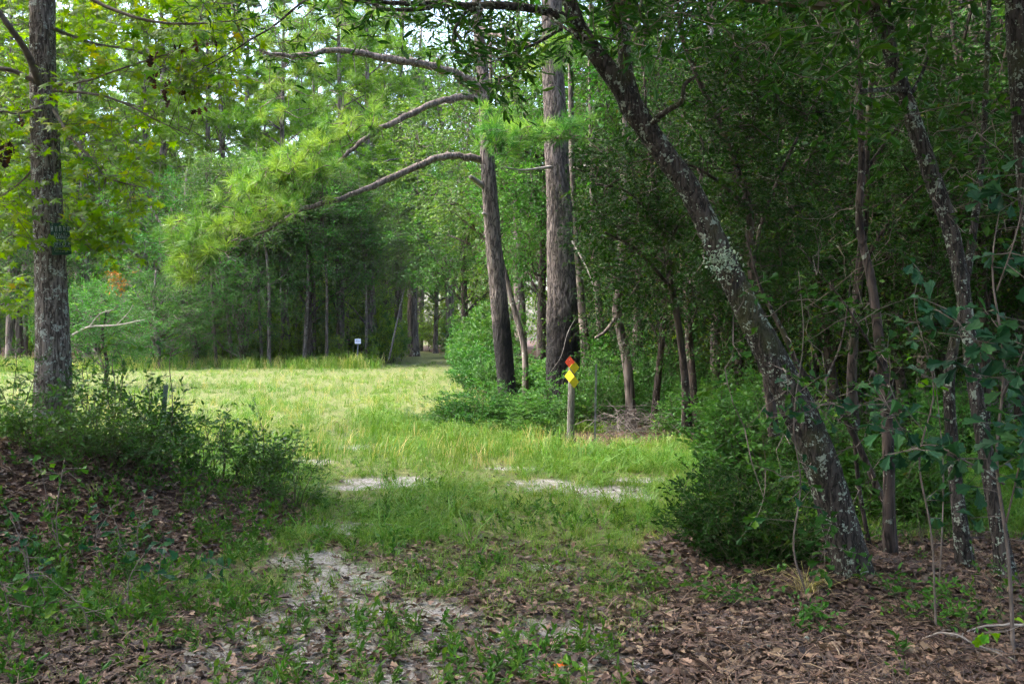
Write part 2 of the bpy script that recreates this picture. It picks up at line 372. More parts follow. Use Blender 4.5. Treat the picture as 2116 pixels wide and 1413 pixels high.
M['shrub_dark'] = leaf_mat('dark_shrub_leaf', [(0, (.03, .072, .02)), (.6, (.06, .122, .03)), (.92, (.095, .165, .04)), (1, (.15, .11, .035))], .35, .45, .3)
M['blue'] = leaf_mat('blue_green_leaf', [(0, (.012, .04, .02)), (.6, (.02, .06, .028)), (.93, (.034, .085, .03)), (1, (.09, .18, .03))], .35, .55, .2)
M['vivid'] = leaf_mat('vivid_leaf', [(0, (.07, .17, .02)), (1, (.14, .27, .03))], .45, .45)
M['pine'] = leaf_mat('pine_needles', [(0, (.035, .105, .02)), (.45, (.08, .185, .028)), (.97, (.2, .3, .045)), (1, (.22, .2, .05))], .4, .5, .25, sat=1.0)
M['pine_far'] = leaf_mat('far_pine_needles', [(0, (.08, .16, .03)), (.5, (.14, .25, .045)), (1, (.22, .32, .06))], .45, .5, .3)
M['grass'] = leaf_mat('grass', [(0, (.06, .145, .026)), (.5, (.11, .2, .04)), (.8, (.18, .245, .07)), (1, (.34, .3, .16))], .35, .55, .25, .4, (1.15, 1.1, .6), .16)
M['straw'] = leaf_mat('straw', [(0, (.16, .2, .05)), (.5, (.33, .3, .13)), (1, (.48, .38, .2))], .3, .6, .3, .3)
M['weed'] = leaf_mat('weed', [(0, (.03, .075, .018)), (.6, (.055, .115, .024)), (1, (.1, .17, .03))], .35, .55, .2)
M['litter'] = leaf_mat('fallen_leaves', [(0, (.02, .013, .011)), (.45, (.055, .034, .025)), (.78, (.11, .068, .046)), (.95, (.19, .125, .08)), (1, (.28, .21, .15))], .08, .65, .3, .3, sat=1.0)
M['bark_grey'] = bark_mat('grey_furrowed_bark', (.022, .016, .012), (.23, .19, .165), 46, .2, .5, (.40, .43, .37), 15, None, .2, bump=.9)
M['bark_lichen'] = bark_mat('lichened_oak_bark', (.009, .0075, .006), (.07, .057, .047), 44, .22, .46, (.27, .31, .24), 15, None, .35, bump=1.0)
M['bark_pine'] = bark_mat('plated_pine_bark', (.022, .017, .015), (.19, .155, .137), 30, .2, 0, char=1.9, bump=1.0)
M['bark_far'] = bark_mat('far_bark', (.03, .024, .02), (.18, .145, .125), 9, .2, .2, (.4, .4, .36), 3)
M['bark_dark'] = bark_mat('dark_bark', (.01, .008, .007), (.075, .055, .045), 20, .2, .25, (.2, .22, .17), 7, None, .3)
M['bark_pale'] = bark_mat('pale_lichened_bark', (.07, .056, .046), (.17, .145, .125), 22, .25, .45, (.27, .28, .24), 12)
M['twig'] = plain_mat('twig_bark', (.14, .11, .09), .9, (.05, .038, .03), 12)
M['twig_green'] = plain_mat('green_twig', (.07, .075, .03), .8, (.05, .035, .02), 12)
M['dead_wood'] = plain_mat('weathered_dead_wood', (.27, .24, .21), .9, (.12, .1, .085), 9, bump=.4)

# ------------------------------------------------------------------ ground
def blob(x, y, px, py, rx, ry):      # ellipse round the ground point seen at (px, py)
    Y = CAM_H * FPX / (py - HOR); X = (px - CX) / FPX * Y
    return smooth(1.0, .25, np.sqrt(((x - X) / rx) ** 2 + ((y - Y) / ry) ** 2))
SAND = [(800, 995, .75, .6), (740, 1005, .4, .3), (1210, 1012, 1.0, .6), (1130, 998, .7, .4), (1290, 1028, .5, .4), (1330, 990, .6, .3), (1080, 967, .6, .25), (590, 955, .9, .5),
        (760, 925, .6, .5), (1270, 925, .5, .3), (640, 1290, .75, 1.1), (700, 1200, .5, .8), (560, 1370, .9, .8), (760, 1380, .8, .6), (1120, 1330, .75, .7), (1200, 1390, .9, .6), (930, 1390, .9, .5), (820, 1280, .7, .6), (700, 1090, .45, .4), (640, 1150, .4, .5), (1130, 1170, .25, .2), (1000, 1310, .25, .2), (860, 1330, .3, .3), (1020, 1390, .4, .25)]
def cover(x, y):
    """sand, litter, grass weights at ground points"""
    nz = n2(x, y, 1.1, 4.0); nf = n2(x, y, 5.0, 8.0); nb = n2(x, y, .35, 2.0)
    s = np.zeros_like(x)
    for b in SAND: s = np.maximum(s, blob(x, y, *b))
    sand = np.clip(smooth(.12, .62, s * (.3 + 1.3 * nf)), 0, 1) * np.where(y < 8.5, .85, 1)
    edge_r = np.interp(y, [4, 6, 8, 10, 12, 14, 60], [.6, .75, 1.2, 3.2, 7, 30, 60]) + (nz - .5) * .9
    right = smooth(-.25, .25, x - edge_r) * smooth(8.6, 7.2, y + (nz - .5) * 1.5)
    mnd = np.sqrt(((x + 4.7) / np.where(x < -4.7, 5.0, 3.15)) ** 2 + ((y - 8.9) / np.where(y < 8.9, 4.4, 2.2)) ** 2) + (nz - .5) * .35
    left = smooth(1.0, .85, mnd)
    front = smooth(8.2, 5.4, y + (nz - .5) * 4.5 + (nf - .5) * 1.5) * .6
    wood_ = np.zeros_like(x)
    post = smooth(1, .6, np.sqrt(((x - 1.5) / 1.7) ** 2 + ((y - 16.0) / 1.6) ** 2))
    far = smooth(56, 60, y - 4 * (nb - .5)) * (1 - smooth(3.6, 2.4, np.abs(x - np.interp(y, [50, 60, 75, 90, 110], [-4.6, -5.0, -6.0, -9.5, -18]))))
    rw = smooth(0, 2.5, x - np.interp(y, [12, 15, 17, 24, 44, 60], [7, 1.2, -.2, -1.6, -2.2, -3.5])) * smooth(14, 15.5, y)
    lit = np.clip(np.maximum.reduce([right, left, front * (1 - .6 * sand), post, far, rw * .9]), 0, 1)
    grass = np.clip((1 - lit) * (1 - .93 * sand) * np.where(y < 9, .55 + .5 * nz, 1.0), 0, 1)
    return sand, lit, grass, left, right, rw, far
def axis_steps(a, step, b, grow):
    v = [0.0]
    while v[-1] < a: v.append(v[-1] + step)
    while v[-1] < b: step *= grow; v.append(v[-1] + step)
    return np.array(v)
xp = axis_steps(8, .09, 320, 1.12); xs = np.concatenate([-xp[:0:-1], xp])
ys = np.concatenate([[-40, -20, -10, -5, -2, 0, 1.5, 3, 3.6], 4 + axis_steps(12.5, .08, 420, 1.06)])
gx, gy = np.meshgrid(xs, ys); gz = ground_h(gx, gy)
sand_m, lit_m, gr_m, *_ = cover(gx, gy)
gz = gz - .012 * sand_m
nx_, ny_ = len(xs), len(ys)
ii, jj = np.meshgrid(np.arange(nx_ - 1), np.arange(ny_ - 1)); a_ = (jj * nx_ + ii).ravel()
mb = MB(); mb.add(np.stack([gx, gy, gz], -1).reshape(-1, 3), np.concatenate([np.stack([a_, a_ + 1, a_ + nx_ + 1], -1), np.stack([a_, a_ + nx_ + 1, a_ + nx_], -1)]))
def ground_mat():
    m, nt, out, N = newmat('ground_soil'); lk = nt.links.new
    tc = N('ShaderNodeTexCoord')
    def noise(sc, det=6, ro=.6):
        n = N('ShaderNodeTexNoise'); n.inputs['Scale'].default_value = sc; n.inputs['Detail'].default_value = det; n.inputs['Roughness'].default_value = ro; lk(tc.outputs['Object'], n.inputs[0]); return n.outputs[0]
    def rmp(src, stops):
        r_ = N('ShaderNodeValToRGB'); ramp(r_, stops); lk(src, r_.inputs[0]); return r_.outputs[0]
    def mix(f, a, b):
        x = N('ShaderNodeMix', data_type='RGBA'); lk(f, x.inputs[0]); lk(a, x.inputs[6]); lk(b, x.inputs[7]); return x.outputs[2]
    def att(nm):
        return N('ShaderNodeAttribute', attribute_name=nm).outputs['Fac']
    sandc = rmp(noise(38, 8, .75), [(.38, (.06, .045, .038)), (.47, (.18, .163, .157)), (.58, (.35, .332, .327)), (.8, (.5, .483, .478))])
    litc = rmp(noise(30, 8, .75), [(.3, (.018, .012, .01)), (.5, (.06, .034, .024)), (.66, (.12, .07, .045)), (.8, (.2, .14, .1))])
    gra = rmp(noise(9, 7, .7), [(.3, (.045, .055, .018)), (.5, (.085, .1, .03)), (.7, (.16, .15, .07))])
    f1 = N('ShaderNodeMath', operation='MULTIPLY_ADD'); f1.inputs[1].default_value = 1.0; f1.inputs[2].default_value = 0; lk(att('litter'), f1.inputs[0])
    c = mix(f1.outputs[0], gra, litc)
    sm = N('ShaderNodeMath', operation='MULTIPLY'); lk(att('sand'), sm.inputs[0]); lk(rmp(noise(7, 6, .7), [(.33, g3(.1)), (.55, g3(1))]), sm.inputs[1])
    c = mix(sm.outputs[0], c, sandc)
    pr = N('ShaderNodeBsdfPrincipled'); pr.inputs['Roughness'].default_value = .95; pr.inputs['Specular IOR Level'].default_value = .15; lk(c, pr.inputs['Base Color'])
    bp = N('ShaderNodeBump'); bp.inputs['Strength'].default_value = .7; bp.inputs['Distance'].default_value = .03; lk(noise(34, 8, .75), bp.inputs['Height']); lk(bp.outputs[0], pr.inputs['Normal'])
    lk(pr.outputs[0], out.inputs[0]); return m
ground = mb.build('ground', ground_mat(), None, True)
for nm, ar in (('sand', sand_m), ('litter', lit_m)):
    ground.data.attributes.new(nm, 'FLOAT', 'POINT').data.foreach_set('value', ar.astype(np.float32).ravel())
tag(ground, 'sandy woodland ground with clearing and leafy mound', kind='structure')

# ------------------------------------------------------------------ scatter through geometry nodes
def proto(name, mbs):
    return [bpy.data.objects.new(name, m_) for m_ in mbs]
def scatter(name, pts, rot, scl, idx, protos, label):
    c = bpy.data.collections.new(name + '_kinds')
    for k, o in enumerate(protos):
        o.name = '%s_%02d' % (name, k); c.objects.link(o)
    me = bpy.data.meshes.new(name); n = len(pts)
    me.vertices.add(n); me.vertices.foreach_set('co', np.asarray(pts, np.float32).ravel())
    me.attributes.new('rot', 'FLOAT_VECTOR', 'POINT').data.foreach_set('vector', np.asarray(rot, np.float32).ravel())
    me.attributes.new('scl', 'FLOAT', 'POINT').data.foreach_set('value', np.asarray(scl, np.float32).ravel())
    me.attributes.new('idx', 'INT', 'POINT').data.foreach_set('value', np.asarray(idx, np.int32).ravel())
    o = meshobj(name, me)
    g = bpy.data.node_groups.new(name, 'GeometryNodeTree')
    g.interface.new_socket('Geometry', in_out='INPUT', socket_type='NodeSocketGeometry'); g.interface.new_socket('Geometry', in_out='OUTPUT', socket_type='NodeSocketGeometry')
    gi = g.nodes.new('NodeGroupInput'); go = g.nodes.new('NodeGroupOutput'); ip = g.nodes.new('GeometryNodeInstanceOnPoints')
    ci = g.nodes.new('GeometryNodeCollectionInfo'); ci.inputs[0].default_value = c; ci.inputs[1].default_value = True; ci.inputs[2].default_value = True
    def na(nm, t):
        q = g.nodes.new('GeometryNodeInputNamedAttribute'); q.data_type = t; q.inputs[0].default_value = nm; return q.outputs[0]
    g.links.new(gi.outputs[0], ip.inputs['Points']); g.links.new(ci.outputs[0], ip.inputs['Instance']); ip.inputs['Pick Instance'].default_value = True
    g.links.new(na('idx', 'INT'), ip.inputs['Instance Index']); g.links.new(na('scl', 'FLOAT'), ip.inputs['Scale'])
    er = g.nodes.new('FunctionNodeEulerToRotation'); g.links.new(na('rot', 'FLOAT_VECTOR'), er.inputs[0]); g.links.new(er.outputs[0], ip.inputs['Rotation'])
    g.links.new(ip.outputs[0], go.inputs[0])
    md = o.modifiers.new('scatter', 'NODES'); md.node_group = g
    return tag(o, label, kind='stuff')

def tuft_mesh(seed, n, h, w, lean, spread, mat, vr=(0, .85)):
    r = np.random.default_rng(seed); b = MB()
    for k in range(n):
        az = r.uniform(0, 6.283); d = np.array([math.cos(az), math.sin(az), 0]); s = np.array([-d[1], d[0], 0]); s = unit(s + r.normal(size=3) * .4)
        p = np.array([*(r.normal(size=2) * spread), -.01]); H = h * r.uniform(.45, 1.1); ln = lean * r.uniform(.2, 1.4); ww = w * r.uniform(.7, 1.3)
        q1 = p + np.array([0, 0, H * .5]) + d * ln * H * .25; q2 = p + np.array([0, 0, H * .85]) + d * ln * H * .7; q3 = p + np.array([0, 0, H * (1 - .25 * ln)]) + d * ln * H * 1.2
        b.add([p - s * ww * .5, p + s * ww * .5, q1 + s * ww * .5, q1 - s * ww * .5, q2 + s * ww * .35, q2 - s * ww * .35, q3],
              [[0, 1, 2], [0, 2, 3], [3, 2, 4], [3, 4, 5], [5, 4, 6]], r.uniform(*vr))
    return b.mesh('grass_tuft', mat)
def weed_mesh(seed, kind):
    r = np.random.default_rng(seed); b = MB()
    if kind == 0:       # rosette
        n = 7; az = r.uniform(0, 6.28, n); el = r.uniform(.15, .9, n); d = np.stack([np.cos(az) * np.cos(el), np.sin(az) * np.cos(el), np.sin(el)], -1)
        inst(b, L_OVAL, np.zeros((n, 3)) + [0, 0, .01], d, np.array([0, 0, 1.]) + r.normal(size=(n, 3)) * .3, r.uniform(.04, .08, n), r.uniform(0, 1, n))
    else:               # little upright sprouts
        for k in range(3):
            az = r.uniform(0, 6.28); d = unit(np.array([[math.cos(az) * .5, math.sin(az) * .5, 1.]])); L = r.uniform(.08, .2)
            sprigs(r, b, b, np.array([[*(r.normal(size=2) * .03), 0]]), d, L, 7, L_OVAL if kind == 1 else L_LONG, .055 if kind == 1 else .07, None, .8, 1.0, .003, .1)
    return b.mesh('ground_weed', M['weed'])
def rot_z(rng, n, tilt=.15): return np.stack([rng.normal(size=n) * tilt, rng.normal(size=n) * tilt, rng.uniform(0, 6.283, n)], -1)

def view_points(rng, n, y0, y1, x0=-.56, x1=.56, pad=.6, power=2.0):
    """points spread about evenly over the picture: density falls with distance"""
    u = rng.uniform(0, 1, n); y = 1 / (1 / y0 + u * (1 / y1 - 1 / y0)); x = rng.uniform(x0, x1, n) * y + rng.uniform(-pad, pad, n)
    return x, y
rg = np.random.default_rng(5)
# grass: near band, clearing
x, y = view_points(rg, 105000, 4.4, 62); s_, l_, g_, lf_, rt_, rw_, fr_ = cover(x, y)
dens = np.clip(g_ * (1 - .97 * rt_) * (1 - .85 * rw_), 0, 1); dens = dens * np.interp(y, [4.8, 5.6, 6.6, 7.6, 9, 11], [.015, .06, .2, .4, .64, .85]) * (.35 + 1.3 * smooth(.4, .65, n2(x, y, .9, 21.))) * (.4 + .9 * n2(x, y, 1.7, 31.))
keep = rg.uniform(0, 1, len(x)) < dens
keep |= (rg.uniform(0, 1, len(x)) < .006) & (y < 9) & (rt_ < .3)
keep &= ~((lf_ > .5) & (rg.uniform(0, 1, len(x)) < .9))
x, y = x[keep], y[keep]; n = len(x)
dist_s = np.interp(y, [4, 9, 14, 25, 60], [.5, .72, .82, .9, 1.4]) * rg.uniform(.6, 1.3, n) * (.7 + .6 * n2(x, y, .6, 41.))
xc = np.interp(y, [5, 9, 14, 25, 50, 62], [-.3, -.7, -1.6, -3.4, -4.7, -5.1]); rut = np.exp(-((np.abs(x - xc) - .85) / .32) ** 2) * smooth(7, 10, y); dist_s = dist_s * (1 - .5 * rut)
ex = rg.uniform(-2.8, 3.2, 2600); ey = 15.2 + .6 * n2(ex, ex * 0, 1.5, 3.) + rg.normal(size=2600) * .55 + np.interp(ex, [-2.8, -1.5, 0, 3.2], [3.5, .8, .3, -.2]); okx = (np.hypot((ex - 1.5) / 1.5, (ey - 15.6) / 1.0) > 1.0)
x = np.concatenate([x, ex[okx]]); y = np.concatenate([y, ey[okx]]); dist_s = np.concatenate([dist_s, rg.uniform(.8, 1.9, okx.sum())]); n = len(x); rut = np.concatenate([rut, np.zeros(okx.sum())])
pr_g = proto('grass', [tuft_mesh(s, 20, .15, .0042, .9, .045, M['grass'], vr) for s, vr in ((1, (0, .7)), (2, (.1, .8)), (3, (.2, .9)), (4, (0, .6)), (5, (.7, 1.0)))] + [tuft_mesh(s, 9, .26, .008, 1.3, .04, M['grass'], (0, .55)) for s in (6, 7)])
scatter('grass', np.stack([x, y, ground_h(x, y)], -1), rot_z(rg, n), dist_s, np.where((y > 7.6) & (y < 14) & (rg.uniform(0, 1, n) < .22), rg.integers(5, 7, n), np.where(rg.uniform(0, 1, n) < .45 * smooth(.5, .72, n2(x, y, .55, 71.)) + .04 + .3 * rut, 4, rg.integers(0, 4, n))), pr_g, 'yellow green grass covering the clearing and the track')
# tall pale grass along the far edge and the rank growth on the far side of the mound
x, y = view_points(rg, 12000, 36, 62, -.56, -.14); e = 53 + 5 * (n2(x, y, .12, 3.) - .5) - 6 * smooth(-14, -24, x)
k_ = (y > e - 9 + 9 * n2(x, y, .25, 15.)) & (y < e + 6) & (rg.uniform(0, 1, len(x)) < .2 + .8 * smooth(.35, .65, n2(x, y, .3, 25.))); x, y = x[k_], y[k_]; n = len(x)
tx, ty = view_points(rg, 900, 12, 52, -.5, .1); tk = cover(tx, ty)[2] > .7; tx, ty = tx[tk], ty[tk]; ts = np.concatenate([rg.uniform(.4, 1.2, n) * (.3 + 1.3 * n2(x, y, .35, 45.)), rg.uniform(.3, .6, len(tx))]); x = np.concatenate([x, tx]); y = np.concatenate([y, ty]); n = len(x)
pr_t = proto('tall_grass', [tuft_mesh(s, 14, .75, .012, .5, .12, M['straw'] if s % 3 == 0 else M['grass'], (0, 1) if s % 3 == 0 else (.1, .8)) for s in (11, 12, 13, 14)])
scatter('tall_grass', np.stack([x, y, ground_h(x, y)], -1), rot_z(rg, n), ts, rg.integers(0, 4, n), pr_t, 'tall pale grass and seed stalks along the far edge of the clearing')
# weeds
x, y = view_points(rg, 16000, 4.4, 20); s_, l_, g_, lf_, rt_, rw_, fr_ = cover(x, y)
dn = np.clip(.2 * (1 - s_ * .85) * (.12 + 1.5 * smooth(.45, .7, n2(x, y, 1.1, 51.))) * np.where(rt_ > .5, .03, 1) + lf_ * .42, 0, 1) * np.where(y > 11, .35, 1)
k_ = rg.uniform(0, 1, len(x)) < dn; x, y = x[k_], y[k_]; n = len(x)
pr_w = proto('ground_cover', [weed_mesh(21, 0), weed_mesh(22, 0), weed_mesh(23, 1), weed_mesh(24, 1), weed_mesh(25, 2), weed_mesh(26, 2)])
scatter('ground_cover', np.stack([x, y, ground_h(x, y)], -1), rot_z(rg, n), rg.uniform(.35, 1.0, n), rg.integers(0, 6, n), pr_w, 'low broad-leaved weeds sprouting through leaves and sand')
# leaf litter
def litter_mesh(seed, tm):
    r = np.random.default_rng(seed); T = tm[0].copy(); T[:, 2] = T[:, 2] * r.uniform(.3, 1.5) + (T[:, 0] ** 2) * r.uniform(-.5, 1.2) + ((T[:, 1] - .5) ** 2) * r.uniform(-.3, .6); T[:, 0] *= r.uniform(.9, 1.35)
    T[:, 2] -= T[:, 2].min(); T[:, 1] -= .5
    b = MB(); b.add(T, tm[1], r.uniform(0, 1)); return b.mesh('leaf', M['litter'])
lit_meshes = [litter_mesh(40 + k, (L_LOBED, L_OAK, L_OAK, L_OVAL)[k % 4]) for k in range(16)]
def debris_mesh(seed):
    r = np.random.default_rng(seed); b = MB()
    for q in range(4):
        a = r.uniform(0, 6.28); p = np.array([*(r.normal(size=2) * .5), .1]); e = p + np.array([math.cos(a), math.sin(a), r.uniform(-.05, .15)]) * r.uniform(.8, 2.2); m_ = (p + e) / 2 + np.array([0, 0, .12])
        sticks(b, [p, m_], [m_, e], [.03, .035], [.035, .02], r.uniform(.2, 1))
    return b.mesh('debris', M['litter'])
lit_meshes += [debris_mesh(60 + k) for k in range(4)]
x, y = view_points(rg, 125000, 4.3, 20); s_, l_, g_, lf_, rt_, rw_, fr_ = cover(x, y)
dn = np.clip(l_ * .95 * (.3 + .9 * n2(x, y, 1.9, 61.)) * (1 - .82 * s_) + .045, 0, 1)
k_ = rg.uniform(0, 1, len(x)) < dn; x, y = x[k_], y[k_]; n = len(x)
z = ground_h(x, y) + rg.uniform(0.002, .022, n); rt3 = rot_z(rg, n, .26); sc3 = rg.uniform(.035, .088, n) * np.where(rt_[k_] > .5, 1.05, .9); id3 = np.where(rg.uniform(0, 1, n) < .1, rg.integers(16, 20, n), rg.integers(0, 16, n))
in_view = (np.abs(x / y) < .51) & (y > 4.75) & (x > .5)
near = np.where(in_view & (id3 < 16))[0]; near = near[np.argsort(-sc3[near] / y[near])][:280]
msk = np.ones(n, bool); msk[near] = False
litter = scatter('leaf_litter', np.stack([x, y, z], -1)[msk], rt3[msk], sc3[msk], id3[msk], proto('leaf_litter', lit_meshes), 'brown fallen leaves carpeting the mound and the ground below the oaks')
for i in near:
    o = meshobj('leaf', lit_meshes[id3[i]], litter); o.location = (x[i], y[i], z[i] + .006); o.rotation_euler = tuple(float(q) for q in rt3[i]); o.scale = (float(sc3[i]),) * 3

# ------------------------------------------------------------------ trees in the front, one by one
def stem(origin, ctrl, n):
    """ctrl rows: seen at px, py at distance Y, wpx wide -> local polyline and radii"""
    c = np.array([[*(P(a, b, Y) - origin), w * .5 / FPX * Y] for a, b, Y, w in ctrl])
    s = spline(c, n); return s[:, :3], np.maximum(s[:, 3], .002)
def base_at(px, Y, sink=.06):
    X = (px - CX) / FPX * Y; return np.array([X, Y, gh(X, Y) - sink])
def region(rng, n, origin, x0, x1, y0, y1, Y0, Y1):
    px, py, Y = rng.uniform(x0, x1, n), rng.uniform(y0, y1, n), rng.uniform(Y0, Y1, n)
    return np.stack([(px - CX) / FPX * Y, Y, CAM_H - (py - HOR) / FPX * Y], -1) - origin
def arrays_inst(tm_store, pos, d, nr, size, v):
    tm_store.append((pos, d, nr, size, v))

# --- sweetgum on the mound (left)
rg = np.random.default_rng(101)
O = base_at(108, 9.5); t = thing('sweetgum_tree', O, 'grey furrowed sweetgum with white lichen spots rising from the leafy mound', 'tree')
pts, rad = stem(O, [(108, 925, 9.5, 92), (109, 880, 9.5, 76), (110, 780, 9.5, 67), (108, 640, 9.5, 61), (102, 480, 9.5, 56), (95, 330, 9.5, 53), (91, 170, 9.5, 50), (90, 0, 9.5, 47), (94, -400, 9.6, 42), (100, -1000, 9.8, 30), (110, -1900, 10, 14)], 420)
w = MB(); tube(w, pts, rad, 48, (.18, 5.5, 7)); w.build('trunk', M['bark_grey'], t, True)
sg_br = [([(85, 178, 9.4, 16), (58, 112, 9.2, 14), (22, 58, 9.0, 12), (-12, 15, 8.9, 11), (-90, -50, 8.6, 8)], 22), ([(82, 174, 9.4, 12), (40, 152, 9.3, 10), (0, 143, 9.2, 9), (-80, 150, 9.0, 6)], 14),
         ([(112, 178, 9.4, 7), (180, 168, 9.2, 5), (232, 150, 9.1, 4), (330, 118, 9.0, 3), (440, 88, 8.9, 2)], 16), ([(112, 188, 9.4, 7), (200, 196, 9.2, 5), (262, 216, 9.1, 4), (318, 246, 9.1, 3), (390, 280, 9.2, 1.5)], 16),
         ([(112, 228, 9.4, 8), (148, 285, 9.1, 6), (196, 335, 9.0, 5), (222, 368, 9.0, 4), (305, 390, 8.9, 2)], 16), ([(100, -70, 9.5, 12), (200, 5, 9.3, 8), (330, 48, 9.1, 6), (480, 45, 9.0, 3), (560, 30, 9, 2)], 18),
         ([(84, 222, 9.4, 8), (40, 236, 9.3, 5), (0, 232, 9.2, 4), (-60, 260, 9.2, 3)], 12), ([(85, 330, 9.4, 6), (40, 380, 9.5, 4), (-20, 420, 9.6, 3)], 12), ([(110, 60, 9.4, 8), (190, 90, 9.8, 5), (290, 110, 10.2, 4), (370, 160, 10.4, 2)], 14),
         ([(92, -120, 9.5, 14), (10, -60, 9.8, 10), (-90, 40, 10, 6)], 12)]
nodes = []
for c, n in sg_br:
    b, r_ = stem(O, c, n); nodes.append(b); w = MB(); tube(w, b, r_, 6); 
    j = np.arange(2, n); q = b[j] + rg.normal(size=(len(j), 3)) * .22; sticks(w, b[j], q, .004, .0015)
    q2 = q + rg.normal(size=q.shape) * .15; sticks(w, q, q2, .002, .001); w.build('branch', M['twig'], t, True)
nodes = np.vstack(nodes)
store = []
lf = MB(); tw = MB()
def star_fill(n, reg, k=5, L=.32, vb=(0, 1)):
    o = region(rg, n, O, *reg); nn = grow(nodes, o)
    mid = (o + nn) / 2 + rg.normal(size=o.shape) * .05 - np.array([0, 0, .04])
    sticks(tw, nn, mid, .004, .0028); sticks(tw, mid, o, .0028, .0018)
    d = unit((o - nn) * .6 + rg.normal(size=o.shape) * np.array([.6, .6, .25])); vv = rg.uniform(*vb, n)
    for q in range(k):
        tt = .1 + .9 * q / k; pos = o + d * L * tt * rg.uniform(.7, 1.1, (n, 1)); sd_ = unit(np.cross(d, [0, 0, 1.])) * (1 if q % 2 else -1)
        ld = d * .5 + sd_ * .8 + rg.normal(size=o.shape) * .35 - np.array([0, 0, .3]); nr = np.array([0, -.35, 1.]) + rg.normal(size=o.shape) * .45
        store.append((pos, unit(ld), nr, rg.uniform(.075, .135, n), np.clip(vv * .6 + rg.uniform(0, .4, n), 0, 1)))
    sticks(tw, o, o + d * L, .002, .001)
star_fill(150, (125, 300, 215, 455, 8.8, 11.0)); star_fill(45, (125, 260, 430, 520, 9.2, 11)); star_fill(190, (120, 520, -10, 110, 8.8, 11.5)); star_fill(45, (130, 480, 100, 195, 8.8, 10.0)); star_fill(170, (-40, 72, 180, 500, 8.8, 11.5)); star_fill(60, (-40, 75, -10, 180, 9.5, 11.5)); star_fill(25, (-20, 60, 560, 640, 9.5, 11))
star_fill(40, (360, 480, 120, 190, 8.8, 9.4), 3)
pos, d, nr, sz, vv = [np.concatenate(q) for q in zip(*store)]
wp = pos + O; ppx = CX + wp[:, 0] / wp[:, 1] * FPX; ppy = HOR - (wp[:, 2] - CAM_H) / wp[:, 1] * FPX
iv = np.where((ppx > 5) & (ppx < 600) & (ppy > 5))[0]; iv = iv[np.argsort(-sz[iv] / wp[iv, 1])][:280]
mk = np.ones(len(pos), bool); mk[iv] = False
star_me = []
for k in range(6):
    b = MB(); b.add(L_STAR[0], L_STAR[1], k / 5.0 * .9 + .05); star_me.append(b.mesh('leaf', M['sweetgum']))
def leaf_objs(parent, metas, pos, d, nr, sz, vv):
    x, y, z = frames(d, nr)
    for i in range(len(pos)):
        m4 = Matrix(((x[i, 0] * sz[i], y[i, 0] * sz[i], z[i, 0] * sz[i], pos[i, 0]), (x[i, 1] * sz[i], y[i, 1] * sz[i], z[i, 1] * sz[i], pos[i, 1]), (x[i, 2] * sz[i], y[i, 2] * sz[i], z[i, 2] * sz[i], pos[i, 2]), (0, 0, 0, 1)))
        o = meshobj('leaf', metas[min(int(vv[i] * len(metas)), len(metas) - 1)], parent); o.matrix_local = m4
leaf_objs(t, star_me, pos[iv], d[iv], nr[iv], sz[iv], vv[iv])
inst(lf, L_STAR, pos[mk], d[mk], nr[mk], sz[mk], vv[mk])
ax_ = pts[(pts[:, 2] > 4.2)]
crown(rg, lf, tw, ax_, (0.2, -.3, 8.6), (4.0, 4.2, 3.6), 150, .8, 6, 7, L_STAR, .13, 14, .07, 4.4)
tag(lf.build('crown', M['sweetgum'], t), kind='stuff'); tag(tw.build('twigs', M['twig'], t), kind='stuff')
for px, py, s in ((323, 92, 1.1), (428, 82, 1.2), (318, 150, .8), (345, 186, .8), (378, 192, .6), (408, 228, .7), (372, 108, .7), (8, 318, 1.1), (15, 295, .8), (45, 250, .5)):
    b = MB(); c = P(px, py, 9.0) - O; n = int(rg.integers(4, 10)); pp = c + rg.normal(size=(n, 3)) * [.04 * s, .04 * s, .06 * s]
    inst(b, L_LOBED, pp, unit(rg.normal(size=(n, 3)) * .4 - np.array([0, 0, 1.])), rg.normal(size=(n, 3)), rg.uniform(.06, .13, n) * s, rg.uniform(0, 1, n))
    nn = near_pt(nodes, c[None]); sticks(b, nn, c[None], .003, .002, .3); b.build('dead_leaf_cluster', M['dead_leaf'], t)

# --- pine with sweeping branches, and the big pine beside it
TUFT_NEAR = [needle_tuft(54, .035, 70 + k, -.05) for k in range(6)]
def tufts(rng, mbx, pos, d, size, vv, kinds=TUFT_NEAR):
    kk = rng.integers(0, len(kinds), len(pos))
    for q, tm in enumerate(kinds):
        s = kk == q; inst(mbx, tm, pos[s], d[s], rng.normal(size=(s.sum(), 3)) * .3 + np.array([0, 0, 1.]), size[s], vv[s])
rg = np.random.default_rng(102)
O = base_at(1052, 20); t = thing('pine_tree', O, 'slim pine with three bare branches sweeping left over the clearing', 'tree', 'pines behind the marker post')
pts, rad = stem(O, [(1052, 865, 20, 46), (1046, 790, 20, 37), (1034, 650, 20, 34), (1018, 480, 20, 32), (1008, 340, 20, 29), (1001, 190, 20, 24), (986, 20, 20, 19), (975, -250, 20, 16), (965, -900, 20.2, 9), (960, -1300, 20.4, 3)], 260)
w = MB(); tube(w, pts, rad, 36, (.2, 5, 6)); w.build('trunk', M['bark_pine'], t, True)
